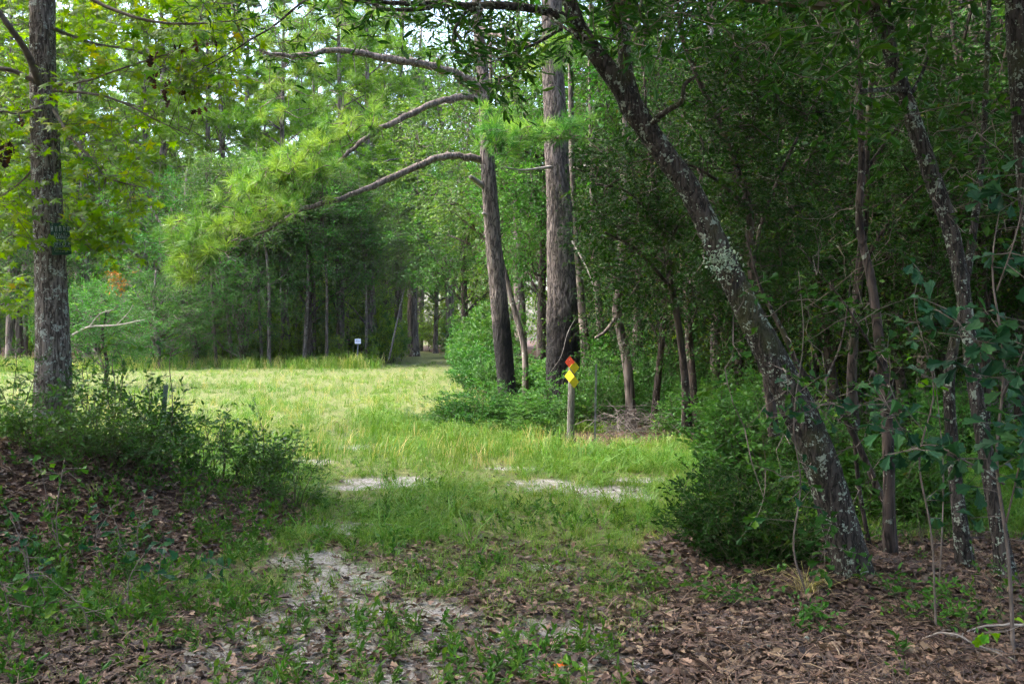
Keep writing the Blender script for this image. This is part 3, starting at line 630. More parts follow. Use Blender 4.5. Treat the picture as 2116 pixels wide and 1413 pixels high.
def pine_branch(ctrl, n, groups, size=.24, vlo=.28):  # vlo puts the sunlit yellow of the left boughs into the needle colour
    b, r_ = stem(O, ctrl, n); b[2:] += rg.normal(size=b[2:].shape) * .012; w = MB(); tube(w, b, r_ * (1 + .22 * (rg.uniform(0, 1, n) - .4)), 8, (.22, 3, 9)); nm = MB()
    j = rg.integers(n // 6, n, 26); q = b[j] + unit(rg.normal(size=(26, 3)) * [1, 1, .7]) * rg.uniform(.08, .55, (26, 1)); sticks(w, b[j], q, .008, .004); q2 = q + rg.normal(size=q.shape) * .13; sticks(w, q, q2, .004, .002)
    for (x0, y0, x1, y1, sp, Y0, Y1, cnt) in groups:
        u = rg.uniform(0, 1, cnt); px = x0 + (x1 - x0) * u + rg.normal(size=cnt) * sp; py = y0 + (y1 - y0) * u + rg.normal(size=cnt) * sp * .8; Y = rg.uniform(Y0, Y1, cnt)
        p = np.stack([(px - CX) / FPX * Y, Y, CAM_H - (py - HOR) / FPX * Y], -1) - O
        nn = grow(b[n // 3:], p); mid = nn * .45 + p * .55 - np.array([0, 0, .05]) + rg.normal(size=p.shape) * .05
        sticks(w, nn, mid, .011, .008); sticks(w, mid, p, .008, .005)
        dd = unit(unit(p - nn) * .8 + np.array([-.35, -.15, .35]) + rg.normal(size=p.shape) * .3)
        tufts(rg, nm, p, dd, size * rg.uniform(.75, 1.15, cnt), np.clip(vlo + rg.uniform(0, .96 - vlo, cnt), 0, .99))
    o = w.build('branch', M['bark_pine_limb'], t, True); nm.build('needles', M['pine'], o)
M['bark_pine_limb'] = bark_mat('pine_limb_bark', (.05, .04, .033), (.22, .17, .145), 22, .3, .12, (.35, .35, .3), 8)
pine_branch([(1000, 195, 20, 20), (965, 163, 19.8, 18), (890, 137, 19.4, 16), (800, 121, 19, 15), (700, 106, 18.6, 12), (620, 116, 18.3, 10), (548, 112, 18, 6)], 40,
            [(420, 90, 640, 60, 45, 18, 20, 46), (520, 170, 740, 200, 40, 18.3, 20.4, 22), (640, 60, 760, 30, 35, 18, 20, 16)])
pine_branch([(998, 212, 20, 15), (960, 200, 19.7, 14), (900, 214, 19.3, 13), (830, 246, 18.8, 12), (770, 276, 18.4, 10), (705, 330, 18, 7), (630, 372, 17.7, 4)], 40,
            [(480, 385, 620, 330, 20, 17, 18, 44), (600, 335, 790, 235, 22, 17.4, 18.6, 56), (560, 395, 690, 350, 20, 17.2, 18.2, 34)])
pine_branch([(996, 330, 20, 15), (930, 322, 19.6, 14), (870, 341, 19.2, 13), (790, 377, 18.7, 12), (700, 412, 18.1, 10), (620, 437, 17.6, 8), (560, 470, 17.3, 5), (500, 500, 17, 3)], 40,
            [(345, 485, 620, 415, 20, 16.4, 17.6, 76), (365, 535, 490, 495, 18, 16.3, 17.3, 40), (360, 555, 420, 570, 12, 16.4, 17.2, 14)])
pine_branch([(1003, 300, 20, 13), (1030, 290, 19.4, 11), (1100, 285, 18.5, 9), (1190, 285, 17.9, 6), (1235, 290, 17.6, 3)], 24, [(1000, 268, 1225, 275, 17, 17.4, 18.8, 72), (1005, 300, 1080, 305, 14, 17.4, 18.6, 22), (1000, 215, 1015, 235, 8, 18, 19, 5)], vlo=.0)
pine_branch([(990, 60, 20, 12), (1040, 80, 19.2, 9), (1130, 100, 18.4, 5)], 18, [(1080, 150, 1180, 80, 28, 17.8, 18.8, 34)])
for a in ([(1003, 388, 20, 14), (985, 375, 19.8, 11), (972, 366, 19.6, 9)], [(1013, 450, 20, 9), (998, 441, 19.8, 6)], [(988, 48, 20, 8), (975, 40, 19.8, 5)]):
    b, r_ = stem(O, a, 8); w = MB(); tube(w, b, r_, 7); w.build('branch_stub', M['dead_wood'], t, True)
cr_ = MB(); tw = MB()
def pine_top(rng, nm, wd, axis, z0, z1, nb, rmax, per, size, vlo=.0, vhi=1., kinds=TUFT_NEAR, limb=.035):
    for k in range(nb):
        z = z0 + (z1 - z0) * (k + rng.uniform(0, 1)) / nb; a = axis[np.argmin(np.abs(axis[:, 2] - z))]; az = rng.uniform(0, 6.283); f = (z - z0) / (z1 - z0)
        L = rmax * (1 - .75 * f) * rng.uniform(.6, 1.1); d = np.array([math.cos(az), math.sin(az), rng.uniform(.0, .5)])
        pl = spline([a, a + d * L * .4 + [0, 0, .1 * L], a + d * L * .75 + [0, 0, .1 * L], a + d * L], 8); tube(wd, pl, np.linspace(limb, limb * .3, 8) * (1.2 - .7 * f), 5)
        o = pl[rng.integers(3, 8, per)]; p = o + unit(rng.normal(size=(per, 3)) * [1, 1, .6] + d * .8) * rng.uniform(.15, .3 * L + .2, (per, 1))
        sticks(wd, o, p, limb * .3, limb * .14)
        tufts(rng, nm, p, unit((p - o) + [0, 0, .15] + rng.normal(size=p.shape) * .2), size * rng.uniform(.75, 1.2, per), np.clip(rng.uniform(vlo, vhi) * .5 + rng.uniform(0, .5, per), 0, 1), kinds)
TUFT_FAR = [needle_tuft(26, .075, 80 + k) for k in range(3)]
pine_top(rg, cr_, tw, pts, 10.5, pts[-1, 2], 26, 4.0, 18, .3, kinds=TUFT_FAR)
tag(cr_.build('crown', M['pine'], t), kind='stuff'); tag(tw.build('upper_branches', M['twig'], t), kind='stuff')

O = base_at(1166, 20.5); t = thing('pine_tree', O, 'thick straight pine with plated bark and fire-blackened base behind the marker post', 'tree', 'pines behind the marker post')
pts, rad = stem(O, [(1166, 868, 20.5, 92), (1164, 800, 20.5, 72), (1163, 700, 20.5, 63), (1160, 560, 20.5, 56), (1154, 400, 20.5, 49), (1147, 250, 20.5, 45), (1142, 100, 20.5, 42), (1138, -200, 20.5, 38), (1130, -900, 20.6, 27), (1125, -1500, 20.7, 10)], 300)
w = MB(); tube(w, pts, rad, 56, (.2, 7, 4.5)); w.build('trunk', M['bark_pine'], t, True)
for a in ([(1190, 655, 20.2, 2), (1172, 690, 20.0, 1.8), (1160, 735, 19.9, 1.4), (1138, 768, 19.9, 1)], [(1180, 495, 20.2, 5), (1215, 560, 19.8, 3), (1235, 625, 19.6, 1.5)], [(1180, 350, 20.3, 8), (1230, 342, 19.8, 5), (1290, 350, 19.4, 2)], [(1140, 345, 20.3, 7), (1080, 352, 19.9, 4), (1040, 345, 19.6, 2)]):
    b, r_ = stem(O, a, 10); w = MB(); tube(w, b, r_, 5); w.build('dead_twig', M['dead_wood'], t, True)
cr_ = MB(); tw = MB(); pine_top(rg, cr_, tw, pts, 11, pts[-1, 2], 30, 4.5, 18, .3, kinds=TUFT_FAR)
tag(cr_.build('crown', M['pine'], t), kind='stuff'); tag(tw.build('upper_branches', M['twig'], t), kind='stuff')

# --- leaning oak (right)
rg = np.random.default_rng(103)
O = base_at(1768, 6.35); t = thing('oak_tree', O, 'lichen-spotted oak leaning left across the frame and forking near the top', 'tree')
pts, rad = stem(O, [(1776, 1238, 6.35, 128), (1770, 1215, 6.35, 98), (1752, 1140, 6.35, 82), (1728, 1058, 6.35, 79), (1690, 940, 6.35, 76), (1641, 828, 6.35, 73), (1594, 736, 6.35, 64), (1546, 644, 6.35, 56), (1493, 534, 6.35, 51), (1427, 396, 6.35, 49), (1380, 330, 6.35, 48), (1340, 272, 6.35, 48), (1306, 222, 6.35, 52), (1290, 185, 6.35, 48)], 330)
rad = rad * .9; w = MB(); tube(w, pts, rad, 48, (.2, 5.5, 8)); w.build('trunk', M['bark_lichen'], t, True)
limbs = [([(1302, 208, 6.35, 42), (1250, 138, 6.3, 38), (1220, 95, 6.3, 35), (1192, 45, 6.25, 32), (1165, -40, 6.2, 30), (1120, -200, 6.1, 26), (1060, -420, 6, 14)], 60),
         ([(1304, 205, 6.35, 38), (1291, 140, 6.35, 29), (1288, 80, 6.35, 27), (1274, 10, 6.4, 26), (1250, -80, 6.5, 25), (1230, -300, 6.9, 22), (1260, -560, 7.1, 10)], 60),
         ([(1205, 60, 6.25, 22), (1140, 28, 6.1, 19), (1040, 12, 5.95, 17), (960, 14, 5.85, 15), (890, 8, 5.8, 13), (800, 8, 5.75, 10), (720, -5, 5.7, 7), (640, 0, 5.7, 5), (560, 60, 5.75, 4), (470, 115, 5.8, 3), (395, 160, 5.9, 2)], 90),
         ([(900, 8, 5.8, 10), (880, 20, 5.7, 9), (800, 26, 5.7, 8), (760, 10, 5.7, 6), (640, -20, 5.8, 5)], 30),
         ([(1000, 14, 5.9, 9), (960, 30, 5.8, 8), (940, 60, 5.75, 7), (932, 90, 5.7, 3)], 16), ([(1345, 258, 6.3, 14), (1370, 236, 6.2, 12), (1405, 215, 6.1, 10), (1412, 180, 6.1, 9), (1440, 158, 6.1, 5)], 20),
         ([(1160, 60, 6.2, 8), (1110, 90, 6.1, 6), (1060, 110, 6.0, 4), (1010, 130, 5.95, 2)], 14), ([(1120, 20, 6.1, 7), (1180, 70, 5.9, 6), (1240, 75, 5.8, 4), (1300, 90, 5.8, 2)], 14)]
nodes = []
for c, n in limbs:
    b, r_ = stem(O, c, n); b = b + (fbm(b * 3.0 + 7, 2)[:, None] - .5) * np.array([.05, .05, .08]) * smooth(0, .5, np.linspace(0, 1, n))[:, None]
    nodes.append(b); w = MB(); tube(w, b, r_, 16 if r_[0] > .05 else 8, (.14, 3, 9)); w.build('limb', M['bark_lichen'], t, True)
nodes = np.vstack(nodes); lf = MB(); tw = MB()
def spray(lfx, twx, nodesx, O, n, reg, k, tm, size, L=.22, drop=.15, flat=.9, v0=None):
    o = region(rg, n, O, *reg); nn = grow(nodesx, o); dist = np.linalg.norm(o - nn, axis=1, keepdims=True)
    m1 = nn * .6 + o * .4 + rg.normal(size=o.shape) * .08 * dist; m2 = nn * .25 + o * .75 + rg.normal(size=o.shape) * .06 * dist
    sticks(twx, nn, m1, .0045, .0035); sticks(twx, m1, m2, .0035, .0026); sticks(twx, m2, o, .0026, .002)
    for q in range(2):
        sprigs(rg, lfx, twx, o, unit(unit(o - nn) * .5 + rg.normal(size=o.shape) * [.7, .7, .4]), L * rg.uniform(.6, 1.2, n), k, tm, size, v0, flat, .9, .0018, drop)
spray(lf, tw, nodes, O, 55, (920, 1330, -20, 130, 5.3, 6.8), 7, L_LONG, .085)
spray(lf, tw, nodes, O, 24, (690, 960, -30, 40, 5.4, 6.2), 6, L_LONG, .08)
spray(lf, tw, nodes, O, 26, (400, 660, -20, 150, 5.5, 6.2), 5, L_LONG, .06)
spray(lf, tw, nodes, O, 20, (960, 1100, 90, 180, 5.4, 6.2), 6, L_LONG, .08)
spray(lf, tw, nodes, O, 60, (1280, 1600, -40, 120, 5.4, 7.5), 7, L_LONG, .085)
spray(lf, tw, pts[::6], O, 20, (1500, 1850, 600, 1180, 5.7, 6.2), 6, L_OAK, .07)
ax_ = nodes[(nodes[:, 2] > 3.6)]
crown(rg, lf, tw, ax_[np.argsort(ax_[:, 2])], (-1.2, -.8, 6.6), (3.8, 4.2, 2.4), 240, .75, 7, 8, L_LONG, .1, 16, .05, 4.1)
tag(lf.build('crown', M['oak'], t), kind='stuff'); tag(tw.build('twigs', M['twig'], t), kind='stuff')
b = MB(); n = 260; c = P(1490, 540, 6.35 - .21) - O; q = rg.normal(size=(n, 3)) * [.055, .02, .05]; inst(b, L_LOBED, c + q, unit(rg.normal(size=(n, 3)) + [0, -.6, .2]), rg.normal(size=(n, 3)), rg.uniform(.012, .03, n), rg.uniform(0, 1, n))
M['lichen'] = leaf_mat('foliose_lichen', [(0, (.16, .2, .14)), (1, (.32, .37, .28))], 0, .9, .1); b.build('lichen_tuft', M['lichen'], t)

# --- other stems at the right edge
def side_tree(name, label, cat, ctrl, mat, npts, group=None, n=20, bark=(.12, 3.5, 10), branches=(), leaves=(), leafm='oak', tm=L_OVAL, size=.06, crn=None, leafname='crown'):
    b0 = ctrl[0]; O = P(b0[0], b0[1], b0[2]); O[2] = gh(O[0], O[1]) - .06
    t = thing(name, O, label, cat, group); pts, rad = stem(O, ctrl, npts); w = MB(); tube(w, pts, rad, n, bark); w.build('trunk', M[mat], t, True)
    nodes = [pts[pts[:, 2] > .5]]
    for c in branches:
        b, r_ = stem(O, c, 16); nodes.append(b); w = MB(); tube(w, b, r_, 6, (.12, 3, 8)); w.build('branch', M[mat], t, True)
    nodes = np.vstack(nodes)
    lf, tw = MB(), MB()
    for (cnt, reg, k) in leaves: spray(lf, tw, nodes, O, cnt, reg, k, tm, size)
    if crn: crown(rg, lf, tw, pts[pts[:, 2] > crn[4]], np.array(crn[0]), np.array(crn[1]), crn[2], crn[3], 6, 8, tm, size * 1.35, 12, .05, crn[4])
    if lf.n: tag(lf.build(leafname, M[leafm], t), kind='stuff'); tag(tw.build('twigs', M['twig'], t), kind='stuff')
    return t, O, nodes
rg = np.random.default_rng(104)
side_tree('oak_tree', 'mossy oak bending left at the right margin, beyond the leaning oak', 'tree', [(2084, 1225, 6.4, 52), (2072, 1140, 6.45, 36), (2050, 1010, 6.5, 31), (2015, 800, 6.6, 29), (1992, 620, 6.7, 28), (1965, 480, 6.8, 31), (1926, 368, 6.85, 34), (1864, 184, 6.9, 31), (1803, 0, 6.9, 30), (1760, -160, 7.0, 30), (1700, -500, 7.2, 26), (1690, -900, 7.4, 10)], 'bark_lichen', 260,
          branches=[[(1872, 186, 6.9, 12), (1840, 186, 6.6, 11), (1775, 188, 6.3, 8)], [(1880, 200, 6.9, 9), (1905, 150, 7, 7), (1920, 100, 7, 5), (1925, 20, 7.1, 4)], [(1845, 80, 6.9, 9), (1838, 20, 6.8, 7), (1830, -40, 6.8, 6)]],
          leaves=[(80, (1580, 2000, -40, 170, 5.6, 8), 7), (30, (1700, 2100, 150, 330, 5.8, 7.5), 6)], crn=((-1.4, -.4, 6.6), (3.4, 3.8, 2.4), 210, .75, 3.9), tm=L_OVAL, size=.085)
side_tree('oak_tree', 'slender mossy trunk just inside the oak at the right margin', 'tree', [(1998, 1180, 6.7, 40), (1985, 1080, 6.7, 30), (1970, 940, 6.8, 25), (1962, 780, 6.9, 22), (1985, 640, 7.0, 18), (2010, 480, 7.1, 15), (2030, 300, 7.2, 12), (2040, 60, 7.4, 9), (2050, -200, 7.5, 4)], 'bark_lichen', 160,
          leaves=[(25, (1900, 2100, 100, 500, 6.3, 8), 7)], size=.07)
side_tree('oak_tree', 'stout rough trunk cut off by the upper right corner', 'tree', [(2190, 1150, 6.6, 75), (2170, 900, 6.6, 60), (2150, 600, 6.6, 54), (2122, 300, 6.6, 50), (2106, 100, 6.6, 48), (2098, -60, 6.6, 44), (2080, -500, 6.6, 30), (2060, -900, 6.7, 10)], 'bark_lichen', 150, n=28,
          crn=((-.4, -.6, 6.4), (3.4, 3.8, 2.2), 190, .8, 3.9), size=.08)
side_tree('young_tree', 'dark crooked sapling stem standing right of the leaning oak foot', 'tree', [(1842, 1165, 7.2, 34), (1838, 1060, 7.2, 25), (1836, 930, 7.2, 23), (1828, 800, 7.25, 22), (1815, 690, 7.3, 20), (1800, 580, 7.4, 17), (1775, 460, 7.5, 15), (1780, 330, 7.6, 14), (1775, 200, 7.7, 12), (1770, 60, 7.8, 9), (1765, -100, 7.9, 4)], 'bark_dark', 160,
          branches=[[(1828, 770, 7.2, 8), (1790, 700, 7.0, 6), (1740, 620, 6.9, 4), (1690, 560, 6.9, 2)], [(1840, 800, 7.2, 10), (1800, 770, 7.4, 9), (1870, 850, 7.6, 8), (1900, 880, 7.9, 5)]], leaves=[(40, (1640, 1900, 420, 900, 6.7, 8.2), 7)], leafm='holly', tm=L_OVAL, size=.06)
side_tree('young_tree', 'thin vine-like stems curving behind the leaning oak trunk', 'tree', [(1820, 1140, 7.4, 20), (1845, 1080, 7.4, 14), (1810, 1000, 7.4, 14), (1765, 900, 7.4, 13), (1720, 820, 7.4, 12), (1660, 770, 7.4, 11), (1620, 690, 7.4, 10), (1570, 590, 7.4, 6), (1540, 480, 7.4, 3)], 'bark_dark', 90, n=10,
          branches=[[(1765, 900, 7.4, 8), (1775, 1000, 7.5, 9), (1790, 1090, 7.5, 10), (1800, 1140, 7.5, 12)], [(1700, 800, 7.4, 6), (1740, 700, 7.6, 4), (1760, 560, 7.8, 2)]], leaves=[(18, (1600, 1900, 700, 1100, 6.9, 8), 6)], leafm='holly', size=.055)
# evergreen thicket trees behind the leaning oak
def evergreen(label, ctrl, brs, regs, seed):
    global rg
    rg = np.random.default_rng(seed)
    b0 = ctrl[0]; O = P(b0[0], b0[1], b0[2]); O[2] = gh(O[0], O[1]) - .05
    t = thing('evergreen_tree', O, label, 'tree', 'evergreens behind the leaning oak'); pts, rad = stem(O, ctrl, 90); w = MB(); tube(w, pts, rad, 12, (.15, 3, 6)); w.build('trunk', M['bark_dark'], t, True)
    nodes = [pts[pts[:, 2] > 1]]
    for c in brs:
        b, r_ = stem(O, c, 18); nodes.append(b); w = MB(); tube(w, b, r_, 6, (.15, 3, 6)); w.build('branch', M['bark_dark'], t, True)
    nodes = np.vstack(nodes); lf, tw = MB(), MB()
    for cnt, reg in regs:
        c = region(rg, cnt, O, *reg); nn = grow(nodes, c); m = (c + nn) / 2 + rg.normal(size=c.shape) * .08
        sticks(tw, nn, m, .009, .006); sticks(tw, m, c, .006, .003); vb = rg.uniform(0, .9, cnt); s = 7
        o = np.repeat(c, s, 0) + ball(rg, cnt * s, 2) * .2; sprigs(rg, lf, tw, o, unit(np.repeat(c - nn, s, 0) * .5 + rg.normal(size=o.shape) * [.8, .8, .5]), .2 * rg.uniform(.6, 1.3, len(o)), 9, L_OVAL, .05, np.clip(np.repeat(vb, s) + rg.normal(size=len(o)) * .12, 0, 1), .8, .9, .002, .12, .7)
    tag(lf.build('crown', M['holly'], t), kind='stuff'); tag(tw.build('twigs', M['bark_dark'], t), kind='stuff')
evergreen('dark evergreen with crooked forked stem just behind the leaning oak crown', [(1600, 900, 9.0, 24), (1585, 780, 9.0, 18), (1560, 660, 9.0, 16), (1552, 540, 9.0, 15), (1545, 420, 9.0, 14), (1515, 330, 9.0, 12), (1490, 260, 9.0, 11), (1440, 160, 9.0, 9), (1405, 60, 9.0, 7), (1400, -80, 9, 3)],
          [[(1552, 560, 9, 10), (1580, 440, 9.2, 8), (1640, 300, 9.4, 6), (1700, 180, 9.5, 3)], [(1545, 430, 9, 9), (1490, 380, 8.8, 7), (1420, 340, 8.6, 5), (1330, 330, 8.5, 3)], [(1515, 330, 9, 7), (1560, 240, 9, 5), (1570, 100, 9, 3)]],
          [(135, (1440, 1720, 100, 420, 8.3, 10.0)), (75, (1420, 1680, 400, 640, 8.4, 10)), (40, (1400, 1700, -60, 110, 8.5, 10))], 201)
evergreen('brownish evergreen hanging low between the big pine and leaning oak', [(1420, 880, 11.0, 22), (1415, 780, 11.0, 16), (1400, 660, 11.0, 14), (1380, 540, 11.0, 12), (1360, 420, 11.0, 10), (1340, 300, 11, 7), (1330, 150, 11, 3)],
          [[(1390, 600, 11, 8), (1320, 520, 10.6, 6), (1250, 480, 10.3, 3)], [(1370, 480, 11, 8), (1300, 400, 10.6, 6), (1230, 380, 10.4, 3)], [(1375, 500, 11, 8), (1440, 420, 10.8, 6), (1490, 400, 10.6, 3)]],
          [(100, (1200, 1450, 270, 480, 10, 11.8)), (90, (1215, 1500, 440, 620, 10, 11.8)), (25, (1290, 1480, 180, 330, 10.2, 11.8))], 202)
evergreen('dark evergreen filling the gap under the right hand mossy oak', [(1765, 900, 10.5, 26), (1760, 780, 10.5, 20), (1770, 620, 10.5, 18), (1785, 460, 10.5, 16), (1790, 300, 10.5, 13), (1800, 150, 10.5, 10), (1800, -50, 10.5, 4)],
          [[(1775, 560, 10.5, 9), (1850, 440, 10.2, 7), (1930, 360, 10, 4)], [(1780, 500, 10.5, 9), (1710, 400, 10.2, 7), (1650, 350, 10, 3)], [(1790, 350, 10.5, 8), (1880, 230, 10.6, 5), (1980, 160, 10.8, 3)]],
          [(115, (1640, 1900, 200, 480, 9.6, 11.5)), (70, (1880, 2120, 150, 450, 9.8, 12)), (60, (1620, 1900, -60, 200, 9.6, 11.5)), (80, (1640, 2000, 460, 680, 9.6, 11.5))], 203)

# ------------------------------------------------------------------ trees of the wood: built once, then copied
def tree_proto(name, seed, H, trunk_r, c, Rd, ncl, clr, spk, k, tm, size, leafm, barkm, z0, limbs=10, bend=.25, hollow=2.2, cat='tree'):
    r = np.random.default_rng(seed); z = np.linspace(-.1, H, 26); u = z / H
    ax = np.stack([bend * (np.sin(u * 3 + seed) - math.sin(seed)) + .12 * bend * np.sin(u * 11), bend * (np.cos(u * 2.4 + seed) - math.cos(seed)), z], -1)
    rad = trunk_r * (1 - .8 * np.clip(u, 0, 1)) * (1 + .35 * np.exp(-np.clip(z, 0, 9) * 4))
    t = bpy.data.objects.new(name, None); t['category'] = cat; COL.objects.link(t)
    w = MB(); tube(w, ax, rad, 12, (.12, 3, 3)); tr = w.build('trunk', M[barkm], t, True)
    lf, wd = MB(), MB(); crown(r, lf, wd, ax[ax[:, 2] > z0 * .75], c, Rd, ncl, clr, spk, k, tm, size, limbs, trunk_r * .4, z0, hollow=hollow, tw=.006)
    tag(wd.build('limbs', M[barkm], t), kind='stuff'); tag(lf.build('crown', M[leafm], t), kind='stuff'); return t
def pine_proto(seed, H, r0, z0, nb, rmax, per, size, leafm='pine_far'):
    r = np.random.default_rng(seed); z = np.linspace(-.1, H, 26); u = z / H
    ax = np.stack([.3 * np.sin(u * 2 + seed) - .3 * math.sin(seed), .2 * np.sin(u * 3 + seed * 2) - .2 * math.sin(seed * 2), z], -1)
    t = bpy.data.objects.new('pine_tree', None); t['category'] = 'tree'; COL.objects.link(t)
    w = MB(); tube(w, ax, r0 * (1 - .82 * np.clip(u, 0, 1)), 10, (.1, 3, 2)); w.build('trunk', M['bark_far'], t, True)
    nm, wd = MB(), MB(); pine_top(r, nm, wd, ax, z0, H, nb, rmax, per, size, kinds=TUFT_FAR, limb=.05)
    tag(wd.build('limbs', M['bark_far'], t), kind='stuff'); tag(nm.build('crown', M[leafm], t), kind='stuff'); return t
PR = {}
PR['dome'] = tree_proto('oak_tree', 301, 10, .28, (0, 0, 5.6), (5.0, 5.0, 4.9), 420, .8, 9, 7, L_DIA, .14, 'dark_far', 'bark_far', .5, 22)
PR['oak'] = tree_proto('oak_tree', 302, 13, .22, (0, 0, 8.2), (3.6, 3.6, 5.0), 300, .85, 8, 7, L_DIA, .15, 'oak_far', 'bark_far', 2.6, 18)
PR['oak2'] = tree_proto('oak_tree', 303, 15, .24, (0, 0, 10), (3.8, 3.8, 5.6), 300, .9, 8, 7, L_DIA, .16, 'oak_far', 'bark_far', 4.2, 18)
PR['darkoak'] = tree_proto('oak_tree', 304, 12, .2, (0, 0, 7.2), (3.4, 3.4, 4.8), 320, .8, 8, 7, L_DIA, .14, 'dark_far', 'bark_dark', 1.9, 18)
PR['bright'] = tree_proto('young_tree', 305, 9, .1, (0, 0, 5.4), (2.4, 2.4, 4.2), 200, .7, 7, 6, L_DIA, .15, 'bright_far', 'bark_far', 1.4, 14)
PR['slim'] = tree_proto('slim_tree', 306, 14, .11, (0, 0, 10.5), (2.4, 2.4, 4.0), 160, .8, 7, 6, L_DIA, .16, 'oak_far', 'bark_far', 6, 10, .35)
PR['slimdark'] = tree_proto('slim_tree', 316, 14, .12, (0, 0, 9.5), (2.6, 2.6, 4.6), 200, .8, 7, 6, L_DIA, .16, 'dark_far', 'bark_dark', 4.5, 12, .4)
PR['ever'] = tree_proto('evergreen_tree', 317, 7, .09, (0, 0, 4.3), (2.0, 2.0, 3.2), 190, .6, 8, 8, L_DIA, .085, 'holly', 'bark_dark', 1.5, 14, .35)
PR['sapling'] = tree_proto('sapling', 307, 4.5, .035, (0, 0, 2.7), (1.2, 1.2, 2.2), 110, .5, 7, 6, L_DIA, .12, 'oak_far', 'bark_dark', .5, 10, .2)
PR['bsapling'] = tree_proto('sapling', 308, 4.0, .035, (0, 0, 2.3), (1.3, 1.3, 2.1), 120, .5, 7, 6, L_DIA, .12, 'bright_far', 'bark_dark', .3, 10, .2)
PR['pine1'] = pine_proto(311, 22, .24, 8, 44, 3.4, 16, .36)
PR['pine2'] = pine_proto(312, 19, .2, 5, 46, 3.0, 16, .36)
PR['pine3'] = pine_proto(313, 25, .27, 12, 40, 3.6, 16, .38)
USED = set()
ORD = ('first second third fourth fifth sixth seventh eighth ninth tenth eleventh twelfth thirteenth fourteenth fifteenth sixteenth seventeenth eighteenth nineteenth twentieth '
       'twenty-first twenty-second twenty-third twenty-fourth twenty-fifth twenty-sixth twenty-seventh twenty-eighth twenty-ninth thirtieth thirty-first thirty-second thirty-third thirty-fourth thirty-fifth thirty-sixth thirty-seventh thirty-eighth thirty-ninth fortieth').split()
def put_row(rows, text, group):
    """rows (kind, px, Y, sc, tilt): the label counts them from one side of the picture"""
    for i, (kd, px, Y, sc, tilt) in enumerate(sorted(rows, key=lambda q: q[1])):
        put(kd, px, Y, text % ORD[i], group, sc, tilt=tilt)
def put(kind, px, Y, label, group=None, sc=1.0, rz=None, tilt=(0, 0), X=None):
    r = random.Random(round(px * 7) * 131 + round(Y * 13) * 17 + sum(map(ord, kind)) if X is None else int(abs(X) * 977 + Y * 131))
    X = (px - CX) / FPX * Y if X is None else X; rz = r.uniform(0, 6.28) if rz is None else rz; loc = (X, Y, gh(X, Y) - .05)
    s = sc if isinstance(sc, tuple) else (sc, sc, sc)
    if kind not in USED:
        USED.add(kind); o = PR[kind]; o.location = loc; o.rotation_euler = (tilt[0], tilt[1], rz); o.scale = s; tag(o, label, None, group); return o
    return dup(PR[kind], loc, rz, s, label, group, tilt)
GE = 'trees at the far edge of the clearing'
put('dome', 400, 56, 'broad dark rounded oak at the far edge, behind the pine branch tips', GE, 1.12)
put('dome', 330, 50, 'low spreading dark oak left of the rounded one at the clearing edge', GE, (.62, .62, .5))
put('dome', 500, 54, 'small grey-green oak below the pine branch tips at the clearing edge', GE, (.66, .66, .62))
put('darkoak', 640, 56, 'dense dark tree above the row of trunks left of the white sign', GE, (1.1, 1.1, 1.0))
put('darkoak', 560, 60, 'dark tree behind the pine needles, left end of the row of trunks', GE, 1.0)
put('darkoak', 705, 58, 'dark tree with blackened trunk just left of the white sign', GE, (.9, .9, 1.0))
put('oak', 760, 62, 'green tree directly behind the white sign', GE, (.95, .95, 1.05))
put('oak', 785, 72, 'green tree between the white sign and the grassy ride', GE, 1.0)
put('bright', 720, 66, 'yellow-green young tree glowing behind the white sign', GE, 1.1)
put('bright', 610, 64, 'bright young tree seen through the trunks left of the sign', GE, .9)
put('oak', 1020, 40, 'broad oak right of the grassy ride behind the slim pine', GE, (1.05, 1.05, 1.0))
put('darkoak', 965, 46, 'dark oak overhanging the right side of the grassy ride', GE, (1.0, 1.0, .95))
put('oak2', 1080, 36, 'tall leafy oak between the two front pines', GE, 1.0)
put('darkoak', 1120, 30, 'dark oak filling the gap between the pine trunks', GE, (.8, .8, .85))
put('oak', 1240, 32, 'leafy oak right behind the thick pine', GE, 1.0)
put('dome', 140, 60, 'dark oak behind the sweetgum at the clearing edge', GE, (.75, .75, .8))
put('oak2', 40, 62, 'tall oak at the far left edge behind the sweetgum', GE, 1.35)
put('oak', -60, 55, 'oak at the far left margin beyond the tall grass', GE, 1.0)
put('bright', 250, 68, 'bright young tree above the low dark oak', GE, 1.3)
put('bright', 470, 72, 'bright young tree above the grey-green oak', GE, 1.4)
put('bright', 805, 84, 'bright young tree closing the far end of the grassy ride', GE, 1.2)
put('oak', 900, 88, 'oak closing the bend of the grassy ride', GE, 1.0)
put('bright', 580, 70, 'bright young tree above the dark trunks, below the slim pine branches', GE, 1.5)
put('oak2', 855, 78, 'very tall oak above the grassy ride under the sweeping branches', GE, 1.75)
put('pine1', 822, 75, 'tall pine in the sky gap left of the slim pine', GE, 1.4)
put('oak2', 930, 72, 'tall oak rising behind the slim pine, left of its trunk', GE, 1.45)
put('pine1', 868, 96, 'pine closing the end of the grassy ride under the sky gap', GE, 1.3)
put('oak2', 800, 74, 'tall oak left of the slim pine with sky beside it', GE, 1.0)
GT = 'slender trunks at the clearing edge left of the white sign'
put_row([('slim', px, Y, (.8 + .3 * ((k * 37) % 10) / 10,) * 2 + (.85,), (0, .1 * math.sin(k * 2.3))) for k, (px, Y) in enumerate([(447, 54), (482, 54.5), (506, 56), (541, 55), (556, 53.5), (577, 57), (604, 57), (628, 55), (650, 58), (675, 56)])],
        '%s slender trunk from the left in the row left of the white sign', GT)
put('slim', 757, 58, 'slender trunk just right of the white sign', GT, .8)
GP = 'tall pines in the far wood'
